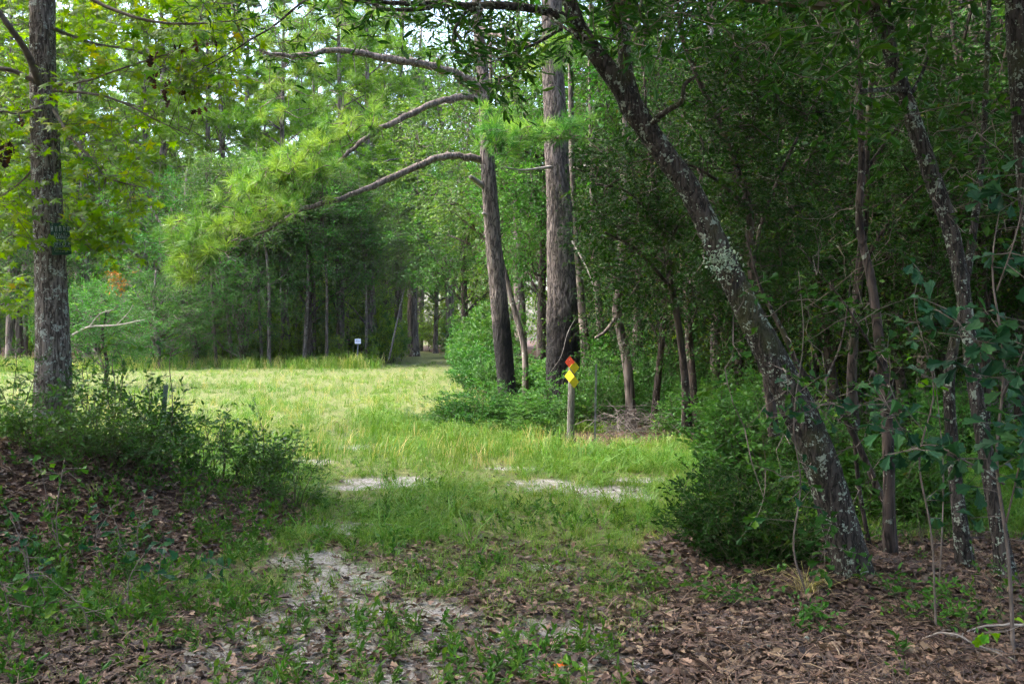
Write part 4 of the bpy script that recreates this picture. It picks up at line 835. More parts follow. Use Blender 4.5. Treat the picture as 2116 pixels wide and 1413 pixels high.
put('pine2', 702, 62, 'nearer pine whose needles hang behind the upper sweeping branch', GP, 1.4)
put('pine1', 772, 64, 'nearer pine with thin pale trunk left of the slim front pine', GP, 1.3)
put('pine2', 590, 61, 'nearer pine behind the tip of the uppermost sweeping branch', GP, 1.25)
put('pine2', 470, 62, 'nearer pine above the rounded dark oak', GP, 1.35)
put('pine1', 330, 62, 'nearer pine between the sweetgum leaves and rounded oak', GP, 1.3)
put('pine2', 180, 60, 'nearer pine close right of the sweetgum trunk', GP, 1.35)
put('pine2', 20, 60, 'nearer pine at the left margin behind the sweetgum', GP, 1.35)
rr_ = random.Random(9)
rows = []
for k in range(24):
    px = -80 + 980 * (k + rr_.uniform(-.3, .3)) / 24; Y = rr_.uniform(63, 92)
    if 800 < px < 930: Y = 98
    rows.append((rr_.choice(['pine1', 'pine2', 'pine3']), px, Y, rr_.uniform(1.1, 1.45), (0, 0)))
put_row(rows, '%s tall pine from the left in the bright wood beyond the clearing', GP)
GR = 'trees of the shaded wood on the right'
kinds_r = ['slimdark', 'slim', 'slimdark', 'oak2', 'darkoak', 'slimdark', 'pine3', 'oak']
rows = {}
for k in range(64):
    Y = 22 + 44 * ((k * 0.618) % 1); px = 1180 + 1080 * ((k * 0.7548 + .11) % 1) + rr_.uniform(-20, 20)
    kd = kinds_r[k % 8]; rows.setdefault({'slim': 's', 'slimdark': 's', 'pine3': 'p'}.get(kd, 'l'), []).append((kd, px, Y, rr_.uniform(.8, 1.15), (rr_.uniform(-.06, .06), rr_.uniform(-.08, .08))))
put_row(rows['s'], '%s slim trunk counted rightwards from the thick pine in the shaded wood', GR)
put_row(rows['p'], '%s straight pine counted rightwards from the thick pine in the shaded wood', GR)
put_row(rows['l'], '%s leafy tree counted rightwards from the thick pine in the shaded wood', GR)
put_row([('ever', px, Y, s, (0, 0)) for px, Y, s in ((1270, 24, .9), (1350, 17, .75), (1440, 14.5, .8), (1530, 18, 1.0), (1600, 14, .85), (1680, 17, 1.0), (1740, 13.5, .8), (1830, 16.5, 1.0), (1880, 13, .85), (1960, 15, 1.0), (2030, 12, .85), (2110, 14, 1.0), (2180, 11, .9), (1400, 21, 1.1), (1580, 23, 1.1), (1780, 22, 1.1), (1990, 21, 1.1))],
        '%s evergreen tree counted rightwards from the thick pine in the deep shade', 'evergreens in the deep shade')
GU = 'saplings under the shaded wood'
rows = {0: [], 1: []}
for k in range(46):
    Y = 15.5 + 26 * ((k * 0.618 + .3) % 1); px = 1210 + 1000 * ((k * 0.7548 + .5) % 1)
    if px < 1340 and Y < 25: Y += 14
    rows[int(k % 3 > 0)].append(('sapling' if k % 3 else 'bsapling', px, Y, rr_.uniform(.6, 1.15), (0, 0)))
put_row(rows[1], '%s dull green sapling rightwards from the thick pine in the shaded undergrowth', GU)
put_row(rows[0], '%s bright green sapling rightwards from the thick pine in the shaded undergrowth', GU)
GL = 'saplings at the clearing edge'
for px, Y, s, lb in ((590, 56, .55, 'small bright sapling below the dark trees left of the sign'), (700, 55, .38, 'knee-high bright sapling at the foot of the blackened trunk'), (812, 60, .55, 'bushy sapling right of the white sign'), (780, 62, .7, 'leafy sapling behind the white sign'), (830, 66, .6, 'sapling on the left shoulder of the grassy ride'),
                     (640, 60, .7, 'bright sapling between trunks left of the sign'), (540, 62, .7, 'sapling deep between the slender trunks'), (460, 57, .6, 'bright sapling at the left end of the slender trunks'), (515, 58, .75, 'bright sapling behind the left slender trunks'), (565, 59, .6, 'low bright sapling amid the slender trunks'), (618, 57, .5, 'low bright sapling before the dense dark tree'), (665, 58, .65, 'bright sapling left of the blackened trunk'), (690, 63, 1.0, 'tall bright sapling behind the blackened trunk'), (770, 58, .4, 'small bright sapling just right of the white sign'), (420, 60, .8, 'bright sapling behind the tall pale grass'), (380, 54, .4, 'low bright bush in the tall pale grass')):
    put('bsapling', px, Y, lb, GL, s)
GB = 'unseen trees added round the viewpoint to shade the foreground'  # out-of-frame trees, added so that their crowns shade the foreground
for kd, X, Y, sc, lb in (('oak2', -5.5, -3.5, 1.0, 'unseen oak added for shade behind the viewpoint on the side of the mound'), ('darkoak', 1.5, -6, 1.1, 'unseen dark oak added for shade straight behind the viewpoint'), ('oak2', 7.5, -2, 1.0, 'unseen oak added for shade behind the viewpoint on the side of the leaning oak'), ('oak2', 9.5, 5.5, 1.0, 'unseen oak added for shade outside the frame beyond the stout corner trunk'), ('oak', -10.5, 2.5, 1.1, 'unseen oak added for shade outside the frame beyond the mound'), ('darkoak', 8.5, 12, 1.0, 'unseen dark oak added for shade outside the frame right of the pale trunks'), ('oak2', -9.8, 6.0, 1.0, 'unseen oak added for shade outside the frame left of the mound'), ('darkoak', -13, 10.5, 1.1, 'unseen dark oak added for shade outside the frame beyond the mound and sweetgum'), ('oak2', -8, -1, 1.0, 'unseen oak added for shade outside the frame left of the viewpoint'), ('oak2', -3, -11, 1.1, 'farther unseen oak added for shade behind the viewpoint')):
    put(kd, 0, Y, lb, GB, sc, X=X)
# far wood: one mass
rg = np.random.default_rng(77)
def band(n, x0, x1, y0, y1, kinds): return np.stack([rg.uniform(x0, x1, n), rg.uniform(y0, y1, n), rg.choice(kinds, n), rg.uniform(1.0, 1.4, n)], -1)
B = np.vstack([band(210, -85, 95, 98, 150, [0, 1, 2, 3]), band(50, 8, 70, 66, 98, [0, 1, 2, 3]), band(190, -60, -6, 68, 100, [5, 5, 4]), band(160, 3, 60, 44, 95, [4, 5]), band(80, -70, 80, 100, 120, [5, 4])])
rx = np.interp(B[:, 1], [50, 60, 75, 90, 110], [-4.6, -5.0, -6.0, -9.5, -18]); B = B[(np.abs(B[:, 0] - rx) > 3) | (B[:, 1] > 96)]
x, y, kd, fs = B[:, 0], B[:, 1], B[:, 2].astype(int), B[:, 3]; n = len(x)
tm_p = []
def merged(kind):
    """one mesh for a far tree: crown and trunk together"""
    o = PR[kind]; b = []
    me_all = [c.data for c in o.children]
    import bmesh
    bm = bmesh.new(); mats = []
    for me in me_all:
        k0 = len(bm.faces); bm.from_mesh(me); bm.faces.ensure_lookup_table()
        for f in bm.faces[k0:]: f.material_index = len(mats)
        mats.append(me.materials[0])
    nm = bpy.data.meshes.new('far_tree'); bm.to_mesh(nm); bm.free()
    for m_ in mats: nm.materials.append(m_)
    return nm
scatter('far_wood', np.stack([x, y, ground_h(x, y) - .1], -1), np.stack([np.zeros(n), np.zeros(n), rg.uniform(0, 6.28, n)], -1), fs, kd, proto('far_wood', [merged('pine1'), merged('oak2'), merged('pine2'), merged('bright'), merged('sapling'), merged('bsapling')]), 'far-off wood closing the view behind the trees')

# ------------------------------------------------------------------ shrubs
def shrub_parts(t, seed, h, r, nst, per, k, tm, size, leafm, woodm='twig_green', L=.16, wild=.6, low=.25, flat=.8):
    g = np.random.default_rng(seed); lf, wd = MB(), MB()
    for q in range(nst):
        az = g.uniform(0, 6.283); rr = r * math.sqrt(g.uniform(0, 1)); hh = h * g.uniform(.4, 1.15) * (1 - .3 * (rr / r) ** 2)
        b = np.array([math.cos(az), math.sin(az), 0]); p = spline([b * rr * .25 - [0, 0, .04], b * rr * .55 + [0, 0, hh * .4], b * rr * .85 + [0, 0, hh * .75] + g.normal(size=3) * .04, b * rr + [0, 0, hh] + g.normal(size=3) * .05], 10)
        tube(wd, p, np.linspace(.007, .002, 10) * (h ** .5), 4)
        o = p[np.clip((g.uniform(low, 1, per) * 10).astype(int), 0, 9)] + g.normal(size=(per, 3)) * .02
        sprigs(g, lf, wd, o, g.normal(size=(per, 3)) * [.8, .8, .35] + b * .4 + [0, 0, .55], L * g.uniform(.6, 1.3, per), k, tm, size, np.clip(g.uniform(0, .8) + g.normal(size=per) * .15, 0, 1), flat, .9, .0016, .06, wild)
    tag(wd.build('stems', M[woodm], t), kind='stuff'); tag(lf.build('foliage', M[leafm], t), kind='stuff')
def shrub(label, px, Y, seed, h, r, nst, per, k, tm, size, leafm, group=None, name='shrub', L=.16, **kw):
    X = (px - CX) / FPX * Y; t = thing(name, (X, Y, gh(X, Y) - .01), label, 'shrub', group); shrub_parts(t, seed, h, r, nst, per, k, tm, size, leafm, L=L, **kw); return t
# kinds that are copied
def shrub_kind(name, *a, **kw):
    t = bpy.data.objects.new(name, None); t['category'] = 'shrub'; COL.objects.link(t); shrub_parts(t, *a, **kw); return t
PR['thick1'] = shrub_kind('shrub', 401, 1.0, .75, 42, 16, 8, L_OVAL, .05, 'shrub')
PR['thick2'] = shrub_kind('shrub', 402, 1.2, .7, 40, 16, 8, L_DIA, .06, 'shrub')
PR['under'] = shrub_kind('shrub', 403, .75, .6, 26, 12, 7, L_LONG, .08, 'weed')
PR['thick3'] = shrub_kind('shrub', 409, 1.1, .65, 22, 12, 7, L_OVAL, .075, 'weed', L=.22)
PR['broad'] = shrub_kind('shrub', 404, 2.6, 1.4, 46, 22, 8, L_OVAL, .11, 'shrub', L=.3)
GS = 'shrubs at the foot of the front pines'
rr_ = random.Random(21)
put_row([(('thick1', 'thick2', 'under', 'thick3')[(k * 3) % 4], px, Y, (s * (.8 + .3 * ((k * .37) % 1)),) * 2 + (s * hz * (.5 + .55 * ((k * .618) % 1)),), (0, 0)) for k, (px, Y, s, hz) in enumerate([(885, 18.5, .85, .8), (925, 17.2, .9, .75), (960, 18.6, 1.0, .9), (985, 16.6, .95, .75), (1020, 18.0, 1.05, .85), (1040, 16.4, 1.0, .75), (1075, 17.6, 1.05, .85), (1100, 16.6, 1.0, .75), (1130, 18.2, 1.05, .9), (1150, 17.0, .9, .8), (1195, 18.6, 1.0, .95), (1225, 17.4, 1.0, .9), (905, 16.4, .6, .7), (965, 15.8, .65, .7), (1010, 15.5, .6, .65), (1062, 15.6, .65, .7), (1120, 15.9, .65, .7)])],
        '%s feathery green shrub from the left at the foot of the front pines', GS)
put_row([(('thick2', 'thick1', 'under')[k % 3], px, Y, (s, s, s * hz), (0, 0)) for k, (px, Y, s, hz) in enumerate([(1262, 18.6, 1.0, 1.0), (1290, 19.5, 1.2, 1.1), (1330, 18.2, 1.0, 1.0), (1362, 19.8, 1.2, 1.1), (1400, 17.4, 1.0, .9), (1440, 18.5, 1.1, 1.0), (1475, 16.5, 1.0, .85), (1510, 17.5, 1.0, .9), (1545, 15.4, 1.0, .9), (1430, 15.6, .8, .75), (1390, 21, 1.4, 1.2), (1470, 21, 1.4, 1.2)])],
        '%s shrub counted rightwards from the marker post behind the brush tangle', 'shrubs right of the marker post')
put_row([('broad', px, Y, (s, s, s * hz), (0, 0)) for px, Y, s, hz in ((1000, 28, .75, .85), (1030, 26, .6, .8), (1065, 25, .75, .65), (1110, 25, .75, .6), (1210, 23, .9, .8), (1015, 32, .95, 1.2), (1280, 24, 1.0, .9))], '%s broad-leaved bush from the grassy ride rightwards, behind the feathery shrubs', 'broad-leaved bushes behind the pines')
rows = []
for k in range(26):
    Y = 8.4 + 9 * ((k * .618 + .2) % 1); px = 1500 + 720 * ((k * .7548 + .3) % 1); s = .75 + .5 * ((k * .37) % 1); rows.append((('under', 'thick2')[k % 2], px, Y, (s, s, s * .8), (0, 0)))
put_row(rows, '%s low bush rightwards from the leaning oak in the green undergrowth', 'low bushes behind the oaks')
rows = []
for k in range(12):
    px = 250 + 600 * (k + .5 * math.sin(k * 3)) / 12; Y = 57 + 6 * ((k * .618) % 1); s = .7 + .6 * ((k * .37) % 1)
    if 700 < px < 775 or px > 820: continue
    rows.append((('thick2', 'thick1')[k % 2], px, Y, (s * 1.3, s * 1.3, s), (0, 0)))
put_row(rows, '%s low bush from the left along the far edge of the clearing', 'low bushes at the far edge')
for i, (px, Y, s) in enumerate(((995, 36, .9), (985, 44, 1.0), (800, 62, 1.0), (790, 66, 1.3), (965, 60, 1.2))):
    put('broad', px, Y, ['bush bulging into the right side of the grassy ride', 'farther bush on the right side of the grassy ride', 'bush on the left shoulder of the grassy ride', 'bush behind the left shoulder of the grassy ride', 'bush at the bend of the grassy ride'][i], 'bushes lining the grassy ride', s)
put_row([('broad', px, Y, (s * 1.1, s * 1.1, s), (0, 0)) for px, Y, s in ((430, 59, .9), (490, 61, .8), (530, 58.5, .6), (590, 61, .8), (640, 60, .6), (685, 61, .8), (360, 58, .8), (300, 56, .7))], '%s leafy bush from the left, at the foot of the far dark trees', 'bushes under the far trees')

# small blue-green tree with orange tips by the sweetgum
rg = np.random.default_rng(405)
O = base_at(215, 32); t = thing('small_tree', O, 'small blue-green tree with orange leaf tips right of the sweetgum', 'tree')
w = MB(); lf = MB(); tw = MB(); orf = MB(); pl = spline([(0, 0, 0), (.1, 0, .8), (-.05, 0, 1.6), (.1, 0, 2.6)], 14); tube(w, pl, np.linspace(.08, .03, 14), 8); w.build('trunk', M['bark_dark'], t, True)
crown(rg, lf, tw, pl, (-.1, 0, 2.2), (1.7, 1.5, 1.6), 130, .5, 7, 7, L_LONG, .13, 10, .03, .5)
c = P(245, 580, 31) - O; q = c + ball(rg, 26, 2) * [.5, .4, .35]; sprigs(rg, orf, tw, q, rg.normal(size=q.shape) + [0, 0, .5], .3, 6, L_LONG, .12)
M['orange'] = leaf_mat('orange_leaf', [(0, (.14, .10, .03)), (.6, (.3, .13, .035)), (1, (.4, .17, .05))], .35)
tag(lf.build('crown', M['shrub'], t), kind='stuff'); orf.build('orange_leaves', M['orange'], t); tag(tw.build('twigs', M['twig'], t), kind='stuff')
for a in ([(150, 692, 31, 5), (185, 675, 30.6, 4), (240, 672, 30.4, 3), (300, 660, 30, 1.5)], [(185, 675, 30.6, 3), (205, 650, 30.4, 2), (230, 640, 30.3, 1)], [(240, 672, 30.4, 2.4), (262, 650, 30.2, 1.6), (275, 630, 30, 1)]):
    b, r_ = stem(O, a, 10); w = MB(); tube(w, b, r_, 5); w.build('dead_branch', M['dead_wood'], t, True)

# shrubs on the mound
GM = 'leafy shrubs on the mound'
for i, (px, Y, h, r, lb, lm) in enumerate([(15, 9.2, .75, .45, 'shrub at the left margin beside the sweetgum', 'shrub_dark'), (70, 8.4, .5, .5, 'low olive shrub in front of the sweetgum foot', 'shrub_dark'), (165, 9.9, .8, .4, 'upright shrub just right behind the sweetgum trunk', 'shrub_dark'),
        (225, 9.4, .85, .42, 'tall leafy shrub on the mound left of the green metal post', 'shrub_dark'), (285, 10.0, .95, .4, 'tallest shrub on the mound crest beside the green metal post', 'shrub_dark'), (340, 9.7, .75, .42, 'shrub growing round the green metal post', 'shrub_dark'),
        (400, 10.0, .8, .42, 'shrub right of the green metal post against the bright grass', 'shrub_dark'), (455, 9.7, .6, .38, 'airy shrub on the right slope of the mound', 'shrub_dark'), (130, 8.3, .42, .5, 'low dense shrub below the sweetgum trunk', 'shrub_dark'),
        (215, 8.4, .4, .5, 'low dense shrub on the brow of the mound', 'shrub_dark'), (300, 8.7, .42, .45, 'low brownish shrub on the mound right of the brow', 'shrub_dark'), (560, 9.6, .78, .3, 'glossy upright shrub standing right of the mound', 'shrub_dark'), (610, 9.2, .55, .3, 'small glossy shrub at the right foot of the mound', 'shrub_dark'), (520, 9.7, .5, .3, 'small shrub between the mound and the glossy upright one', 'shrub_dark')]):
    shrub(lb, px, Y, 420 + i, h * 1.08, r, 11 if h > .45 else 17, 10, 7, L_OVAL if i % 3 else L_LONG, .052, lm, GM, L=.17, low=.3)
# round evergreen shrub under the leaning oak
shrub('dense dark glossy evergreen shrub left of the leaning oak foot', 1520, 7.1, 450, .64, .55, 60, 18, 9, L_OVAL, .042, 'holly', low=.1)
shrub('lower skirt of dark evergreen leaves in front of the round shrub', 1560, 6.75, 451, .42, .45, 30, 14, 8, L_OVAL, .042, 'holly', low=.1)
for i, (px, Y, h, lb) in enumerate([(1290, 6.2, .22, 'sprig at the edge of fallen leaves below the sandy track'), (1450, 6.1, .3, 'small sprig on fallen leaves left of the evergreen shrub'), (1560, 5.9, .3, 'leafy sprig in fallen leaves before the leaning oak'), (1660, 5.5, .26, 'sprig of leaves on the litter below the leaning oak'), (1880, 5.6, .45, 'leafy sprig on the litter at the lower right'), (1800, 7.8, .6, 'fern-like bush behind the leaning oak foot'), (1900, 7.7, .65, 'fern-like bush between the dark sapling and the mossy trunks'), (1990, 5.3, .4, 'leafy sprig at the lower right corner'), (2080, 5.6, .55, 'leafy sprig under the right margin')]):
    shrub(lb, px, Y, 460 + i, h * .6, .1 + h * .25, 4, 6, 6, L_OVAL, .045, 'weed', 'sprigs on the leaf litter', 'sprig_plant')

# saplings whose big leaves can be told apart
oak_me = {}
for nm in ('blue', 'vivid', 'weed'):
    oak_me[nm] = []
    for k in range(4):
        b = MB(); b.add(L_OAK[0], L_OAK[1], .05 + .28 * k); oak_me[nm].append(b.mesh('leaf', M[nm]))
def big_leaf_plant(name, label, group, O, stems, size, mat, rng, per=9, cat='sapling', woodm='twig', L=.16, cap=300):
    t = thing(name, O, label, cat, group); A = []
    for pl, rr in stems:
        w = MB(); tube(w, pl, rr, 6); w.build('stem', M[woodm], t, True)
        n = per; j = rng.integers(len(pl) // 4, len(pl), n); o = pl[j]
        d = unit(rng.normal(size=(n, 3)) * [1, .8, .35]); e = o + d * L * rng.uniform(.4, 1.2, (n, 1)); w = MB(); sticks(w, o, e, .003, .002); tag(w.build('twigs', M[woodm], t), kind='stuff')
        for i in range(n):
            for q in range(3 if size > .08 else 2):
                ld = unit(d[i] * .6 + rng.normal(size=3) * .7 - [0, 0, .1]); A.append((e[i] - d[i] * .03 * q, ld, np.array([0, -.45, .9]) + rng.normal(size=3) * .45, size * rng.uniform(.65, 1.2), rng.uniform(0, .95)))
    A = A[:cap]; leaf_objs(t, oak_me[mat], *[np.array(q) for q in zip(*A)])
    return t
rg = np.random.default_rng(501)
def px_stems(O, lst, n=22): return [stem(O, c, n) for c in lst]
O = base_at(2095, 5.0, .02)
big_leaf_plant('oak_sapling', 'oak sapling with large blue-green leaves filling the right margin', None, O, px_stems(O, [
    [(2095, 1340, 5.0, 9), (2085, 1150, 5.0, 8), (2060, 950, 5.0, 7), (2075, 750, 5.0, 6), (2050, 560, 5.0, 4), (2070, 400, 5, 2)], [(2075, 1000, 5.0, 5), (2010, 960, 4.9, 4), (1930, 920, 4.9, 3), (1880, 930, 4.9, 2)],
    [(2075, 760, 5.0, 4), (2010, 700, 4.9, 3), (1960, 640, 4.9, 2)], [(2060, 600, 5.0, 4), (2100, 480, 4.9, 3), (2130, 330, 4.9, 2)], [(2080, 1080, 5, 4), (2110, 950, 4.8, 3), (2140, 850, 4.8, 2)], [(2070, 820, 5, 4), (2110, 740, 4.8, 3), (2150, 620, 4.8, 2)]]), .105, 'blue', rg, 15)
O = base_at(1935, 5.3, .02)
big_leaf_plant('oak_sapling', 'thin oak sapling with lobed leaves rising before the mossy trunks', None, O, px_stems(O, [[(1935, 1290, 5.3, 5), (1925, 1100, 5.3, 4), (1900, 950, 5.3, 4), (1930, 800, 5.3, 3), (1890, 640, 5.3, 2), (1900, 560, 5.3, 1.5)], [(1900, 950, 5.3, 3), (1860, 880, 5.2, 2), (1830, 830, 5.2, 1.5)]]), .085, 'blue', rg, 14)
O = base_at(1940, 5.6, .02)
big_leaf_plant('oak_seedling', 'vivid yellow-green leaf sprig glowing among the blue-green sapling leaves', None, O, px_stems(O, [[(1940, 1250, 5.6, 3), (1950, 1000, 5.6, 3), (1940, 850, 5.6, 2), (1925, 735, 5.6, 1.5)]]), .08, 'vivid', rg, 3)
O = base_at(2105, 4.75, .02)
big_leaf_plant('oak_seedling', 'vivid green seedling cut by the lower right corner', None, O, px_stems(O, [[(2105, 1400, 4.75, 3), (2095, 1340, 4.75, 2), (2080, 1300, 4.75, 1.5)]]), .07, 'vivid', rg, 4)
O = base_at(1640, 6.0, .02)
big_leaf_plant('oak_sapling', 'thin sapling with pale leaves crossing before the leaning oak trunk', None, O, px_stems(O, [[(1668, 1230, 6.0, 4), (1640, 1130, 6.0, 4), (1655, 1000, 6.0, 3), (1640, 870, 5.95, 3), (1660, 700, 5.9, 2), (1650, 560, 5.9, 1.5)], [(1640, 870, 5.95, 2), (1690, 840, 5.9, 2), (1730, 830, 5.9, 1)]]), .075, 'blue', rg, 12)
for i, (px, Y, h, lb) in enumerate([(130, 6.7, .75, 'tallest blue-green oak seedling on the left side of the mound'), (60, 6.2, .5, 'oak seedling at the left margin on the mound'), (225, 6.6, .5, 'oak seedling in the middle of the mound slope'), (95, 5.6, .35, 'oak seedling low at the left margin'), (265, 5.9, .35, 'oak seedling at the foot of the mound'), (330, 6.1, .3, 'rightmost oak seedling at the foot of the mound'), (180, 5.3, .35, 'oak seedling nearest the lower left corner'), (285, 7.2, .35, 'small oak seedling high on the mound slope'), (440, 6.4, .2, 'tiny oak seedling between the mound and sandy path'), (20, 5.4, .4, 'oak seedling cut by the lower left margin')]):
    O = base_at(px, Y, .01); sl = [(spline([(0, 0, 0), (rg.normal() * .04, rg.normal() * .04, h * .5), (rg.normal() * .1, rg.normal() * .1, h)], 12), np.linspace(.005, .002, 12)) for q in range(2 if h > .4 else 1)]
    big_leaf_plant('oak_seedling', lb, 'oak seedlings on the mound', O, sl, .075, 'blue' if i % 3 else 'weed', rg, 7, 'seedling', L=.12)
O = base_at(350, 9.6, .02)
big_leaf_plant('oak_seedling', 'lone leafy shoot standing above the mound shrubs against the far trees', 'oak seedlings on the mound', O, [(spline([(0, 0, 0), (.03, 0, .6), (0, 0, 1.0), (.06, 0, 1.22)], 14), np.linspace(.006, .002, 14))], .075, 'weed', rg, 8, 'seedling')
O = base_at(232, 9.3, .02)
big_leaf_plant('oak_seedling', 'broad-leaved shoot above the tall shrub left of the metal post', 'oak seedlings on the mound', O, [(spline([(0, 0, 0), (.03, 0, .5), (0, 0, .8), (.06, 0, 1.0)], 14), np.linspace(.006, .002, 14))], .085, 'weed', rg, 8, 'seedling')

# more stems in the middle distance
rg = np.random.default_rng(601)
side_tree('slim_tree', 'bent grey stem with a kink standing right of the marker post', 'tree', [(1304, 885, 17.2, 24), (1302, 820, 17.2, 20), (1294, 740, 17.2, 19), (1277, 660, 17.2, 18), (1275, 625, 17.2, 18), (1284, 580, 17.2, 17), (1284, 480, 17.2, 15), (1290, 300, 17.3, 12), (1300, 0, 17.4, 8), (1300, -300, 17.5, 4)], 'bark_far', 120,
          branches=[[(1276, 650, 17.2, 7), (1250, 685, 16.8, 6), (1230, 698, 16.6, 5)]], leaves=[(26, (1230, 1400, -80, 200, 16, 18.5), 7)], size=.09)
for px, tx, Y, wd_, lb in ((1245, 1225, 24, 15, 'slim pale trunk between the marker post and the bent stem'), (1212, 1185, 23, 18, 'slim trunk close right of the thick pine'), (1085, 1020, 24, 12, 'thin trunk leaning left between the two front pines')):
    side_tree('slim_tree', lb, 'tree', [(px, 830, Y, wd_ * 1.2), (px - 2, 720, Y, wd_), (px + (tx - px) * .5, 600, Y, wd_ * .9), (tx, 440, Y, wd_ * .75), (tx - 6, 100, Y, wd_ * .55), (tx, -300, Y, wd_ * .25)], 'bark_far', 70, 'slim trunks by the front pines', 10, leaves=[(20, (tx - 70, tx + 70, -100, 250, Y - 1, Y + 1), 7)], size=.1)
for px, py, Y, wd_, top, lb, mt in ((1916, 915, 15.0, 38, 1900, 'stout pale grey trunk in the gap right of the dark sapling', 'bark_pale'), (2028, 900, 13.5, 26, 2012, 'pale lichen-white trunk near the right margin', 'bark_pale'), (1712, 850, 19, 12, 1700, 'thin pale trunk behind the leaning oak trunk', 'bark_pale'), (1772, 860, 18, 20, 1765, 'grey trunk in shade behind the dark sapling', 'bark_far'), (1655, 830, 21, 10, 1660, 'thin whitish stem deep behind the leaning oak', 'bark_pale'), (1480, 850, 20, 20, 1470, 'grey trunk between evergreen and leaning oak', 'bark_far'), (1395, 860, 22, 22, 1385, 'trunk behind the brownish evergreen', 'bark_far'), (1870, 880, 20, 14, 1875, 'narrow trunk left of the stout pale one', 'bark_far'), (1980, 870, 19, 18, 1985, 'grey trunk between the stout pale one and the lichen-white one', 'bark_far'), (2080, 880, 17, 26, 2075, 'broad trunk in the shade by the right margin', 'bark_far')):
    side_tree('slim_tree', lb, 'tree', [(px, py + 15, Y, wd_ * 1.15), (px - 2, py - 100, Y, wd_), ((px + top) / 2 + 5, 500, Y, wd_ * .85), (top, 200, Y, wd_ * .7), (top - 5, -200, Y, wd_ * .5), (top, -700, Y, wd_ * .25)], mt, 90, 'trunks in the shade on the right', 12, leaves=[(16, (top - 120, top + 120, -150, 120, Y - 1, Y + 1), 7)], size=.1)
side_tree('dead_sapling', 'bare dead sapling leaning right beside the grassy ride', 'tree', [(803, 745, 57, 4), (815, 690, 57, 4), (828, 630, 57, 3), (836, 596, 57, 2)], 'bark_pale', 20, None, 6)

# ------------------------------------------------------------------ built things
def box(mb_, c, s, rz=0.0, v=.5, ry=0.0):
    c = np.asarray(c, float); V = np.array([[x, y, z] for x in (-.5, .5) for y in (-.5, .5) for z in (-.5, .5)]) * np.asarray(s)
    a, b = math.cos(ry), math.sin(ry); V = V @ np.array([[a, 0, -b], [0, 1, 0], [b, 0, a]])
    a, b = math.cos(rz), math.sin(rz); V = V @ np.array([[a, b, 0], [-b, a, 0], [0, 0, 1]]) + c
    mb_.add(V, [[0, 1, 3], [0, 3, 2], [4, 6, 7], [4, 7, 5], [0, 4, 5], [0, 5, 1], [2, 3, 7], [2, 7, 6], [0, 2, 6], [0, 6, 4], [1, 5, 7], [1, 7, 3]], v)
M['post_wood'] = bark_mat('weathered_post', (.05, .045, .038), (.16, .147, .125), 60, .05, .3, (.2, .21, .17), 18, moss=.25, bump=.5)
M['marker_yellow'] = plain_mat('yellow_marker_paint', (.6, .46, .006), .5, (.5, .38, .012), 30)
M['marker_red'] = plain_mat('orange_red_marker_paint', (.2, .018, .002), .7, (.15, .014, .003), 30, spec=.15)
M['nail'] = plain_mat('nail_steel', (.3, .3, .28), .4, None, 20, .8)
O = base_at(1178, 14.7, .1); t = thing('marker_post', O, 'round weathered wooden post carrying red and yellow diamond trail markers', 'post')
top = P(1182, 752, 14.7) - O; w = MB(); zz = np.concatenate([[0, .05], np.linspace(.12, top[2], 40), [top[2] + .006]]); u = zz / top[2]
tube(w, np.stack([top[0] * u, 0 * u, zz], -1), np.concatenate([np.full(2, .057), np.linspace(.056, .05, 40), [.042]]), 24, (.05, 4, .8)); w.build('post', M['post_wood'], t, True)
for px, py, yaw, mt, lb in ((1177, 748, -34, 'marker_red', 'orange-red diamond at the top'), (1186.5, 759, 28, 'marker_yellow', 'upper right yellow diamond'), (1176, 777, -34, 'marker_yellow', 'left yellow diamond'), (1185.5, 789, 28, 'marker_yellow', 'lower right yellow diamond')):
    c = P(px, py, 14.7 - .06) - O; a = R(yaw); nr = np.array([math.sin(a), -math.cos(a), 0]); sx = np.array([math.cos(a), math.sin(a), 0]); c = np.array([top[0] * c[2] / top[2], 0, c[2]]) + nr * (.064 if yaw < 0 else .07)
    w = MB(); hw, hh = .085, .092; ring = [sx * hw, np.array([0, 0, hh]), -sx * hw, np.array([0, 0, -hh])]
    V = [c + q + nr * .002 for q in ring] + [c + q - nr * .002 for q in ring]
    w.add(V, [[0, 1, 2], [0, 2, 3], [6, 5, 4], [7, 6, 4], [0, 4, 5], [0, 5, 1], [1, 5, 6], [1, 6, 2], [2, 6, 7], [2, 7, 3], [3, 7, 4], [3, 4, 0]])
    o = w.build('diamond_marker', M[mt], t); o['label'] = lb
    w = MB(); box(w, c + nr * .004 + [0, 0, .035], (.008, .008, .008), a); w.build('nail', M['nail'], o)
M['steel'] = plain_mat('dull_galvanised_steel', (.16, .17, .17), .5, (.09, .1, .095), 14, .6)
M['green_steel'] = plain_mat('green_painted_steel', (.07, .12, .09), .55, (.12, .14, .12), 14, .2)
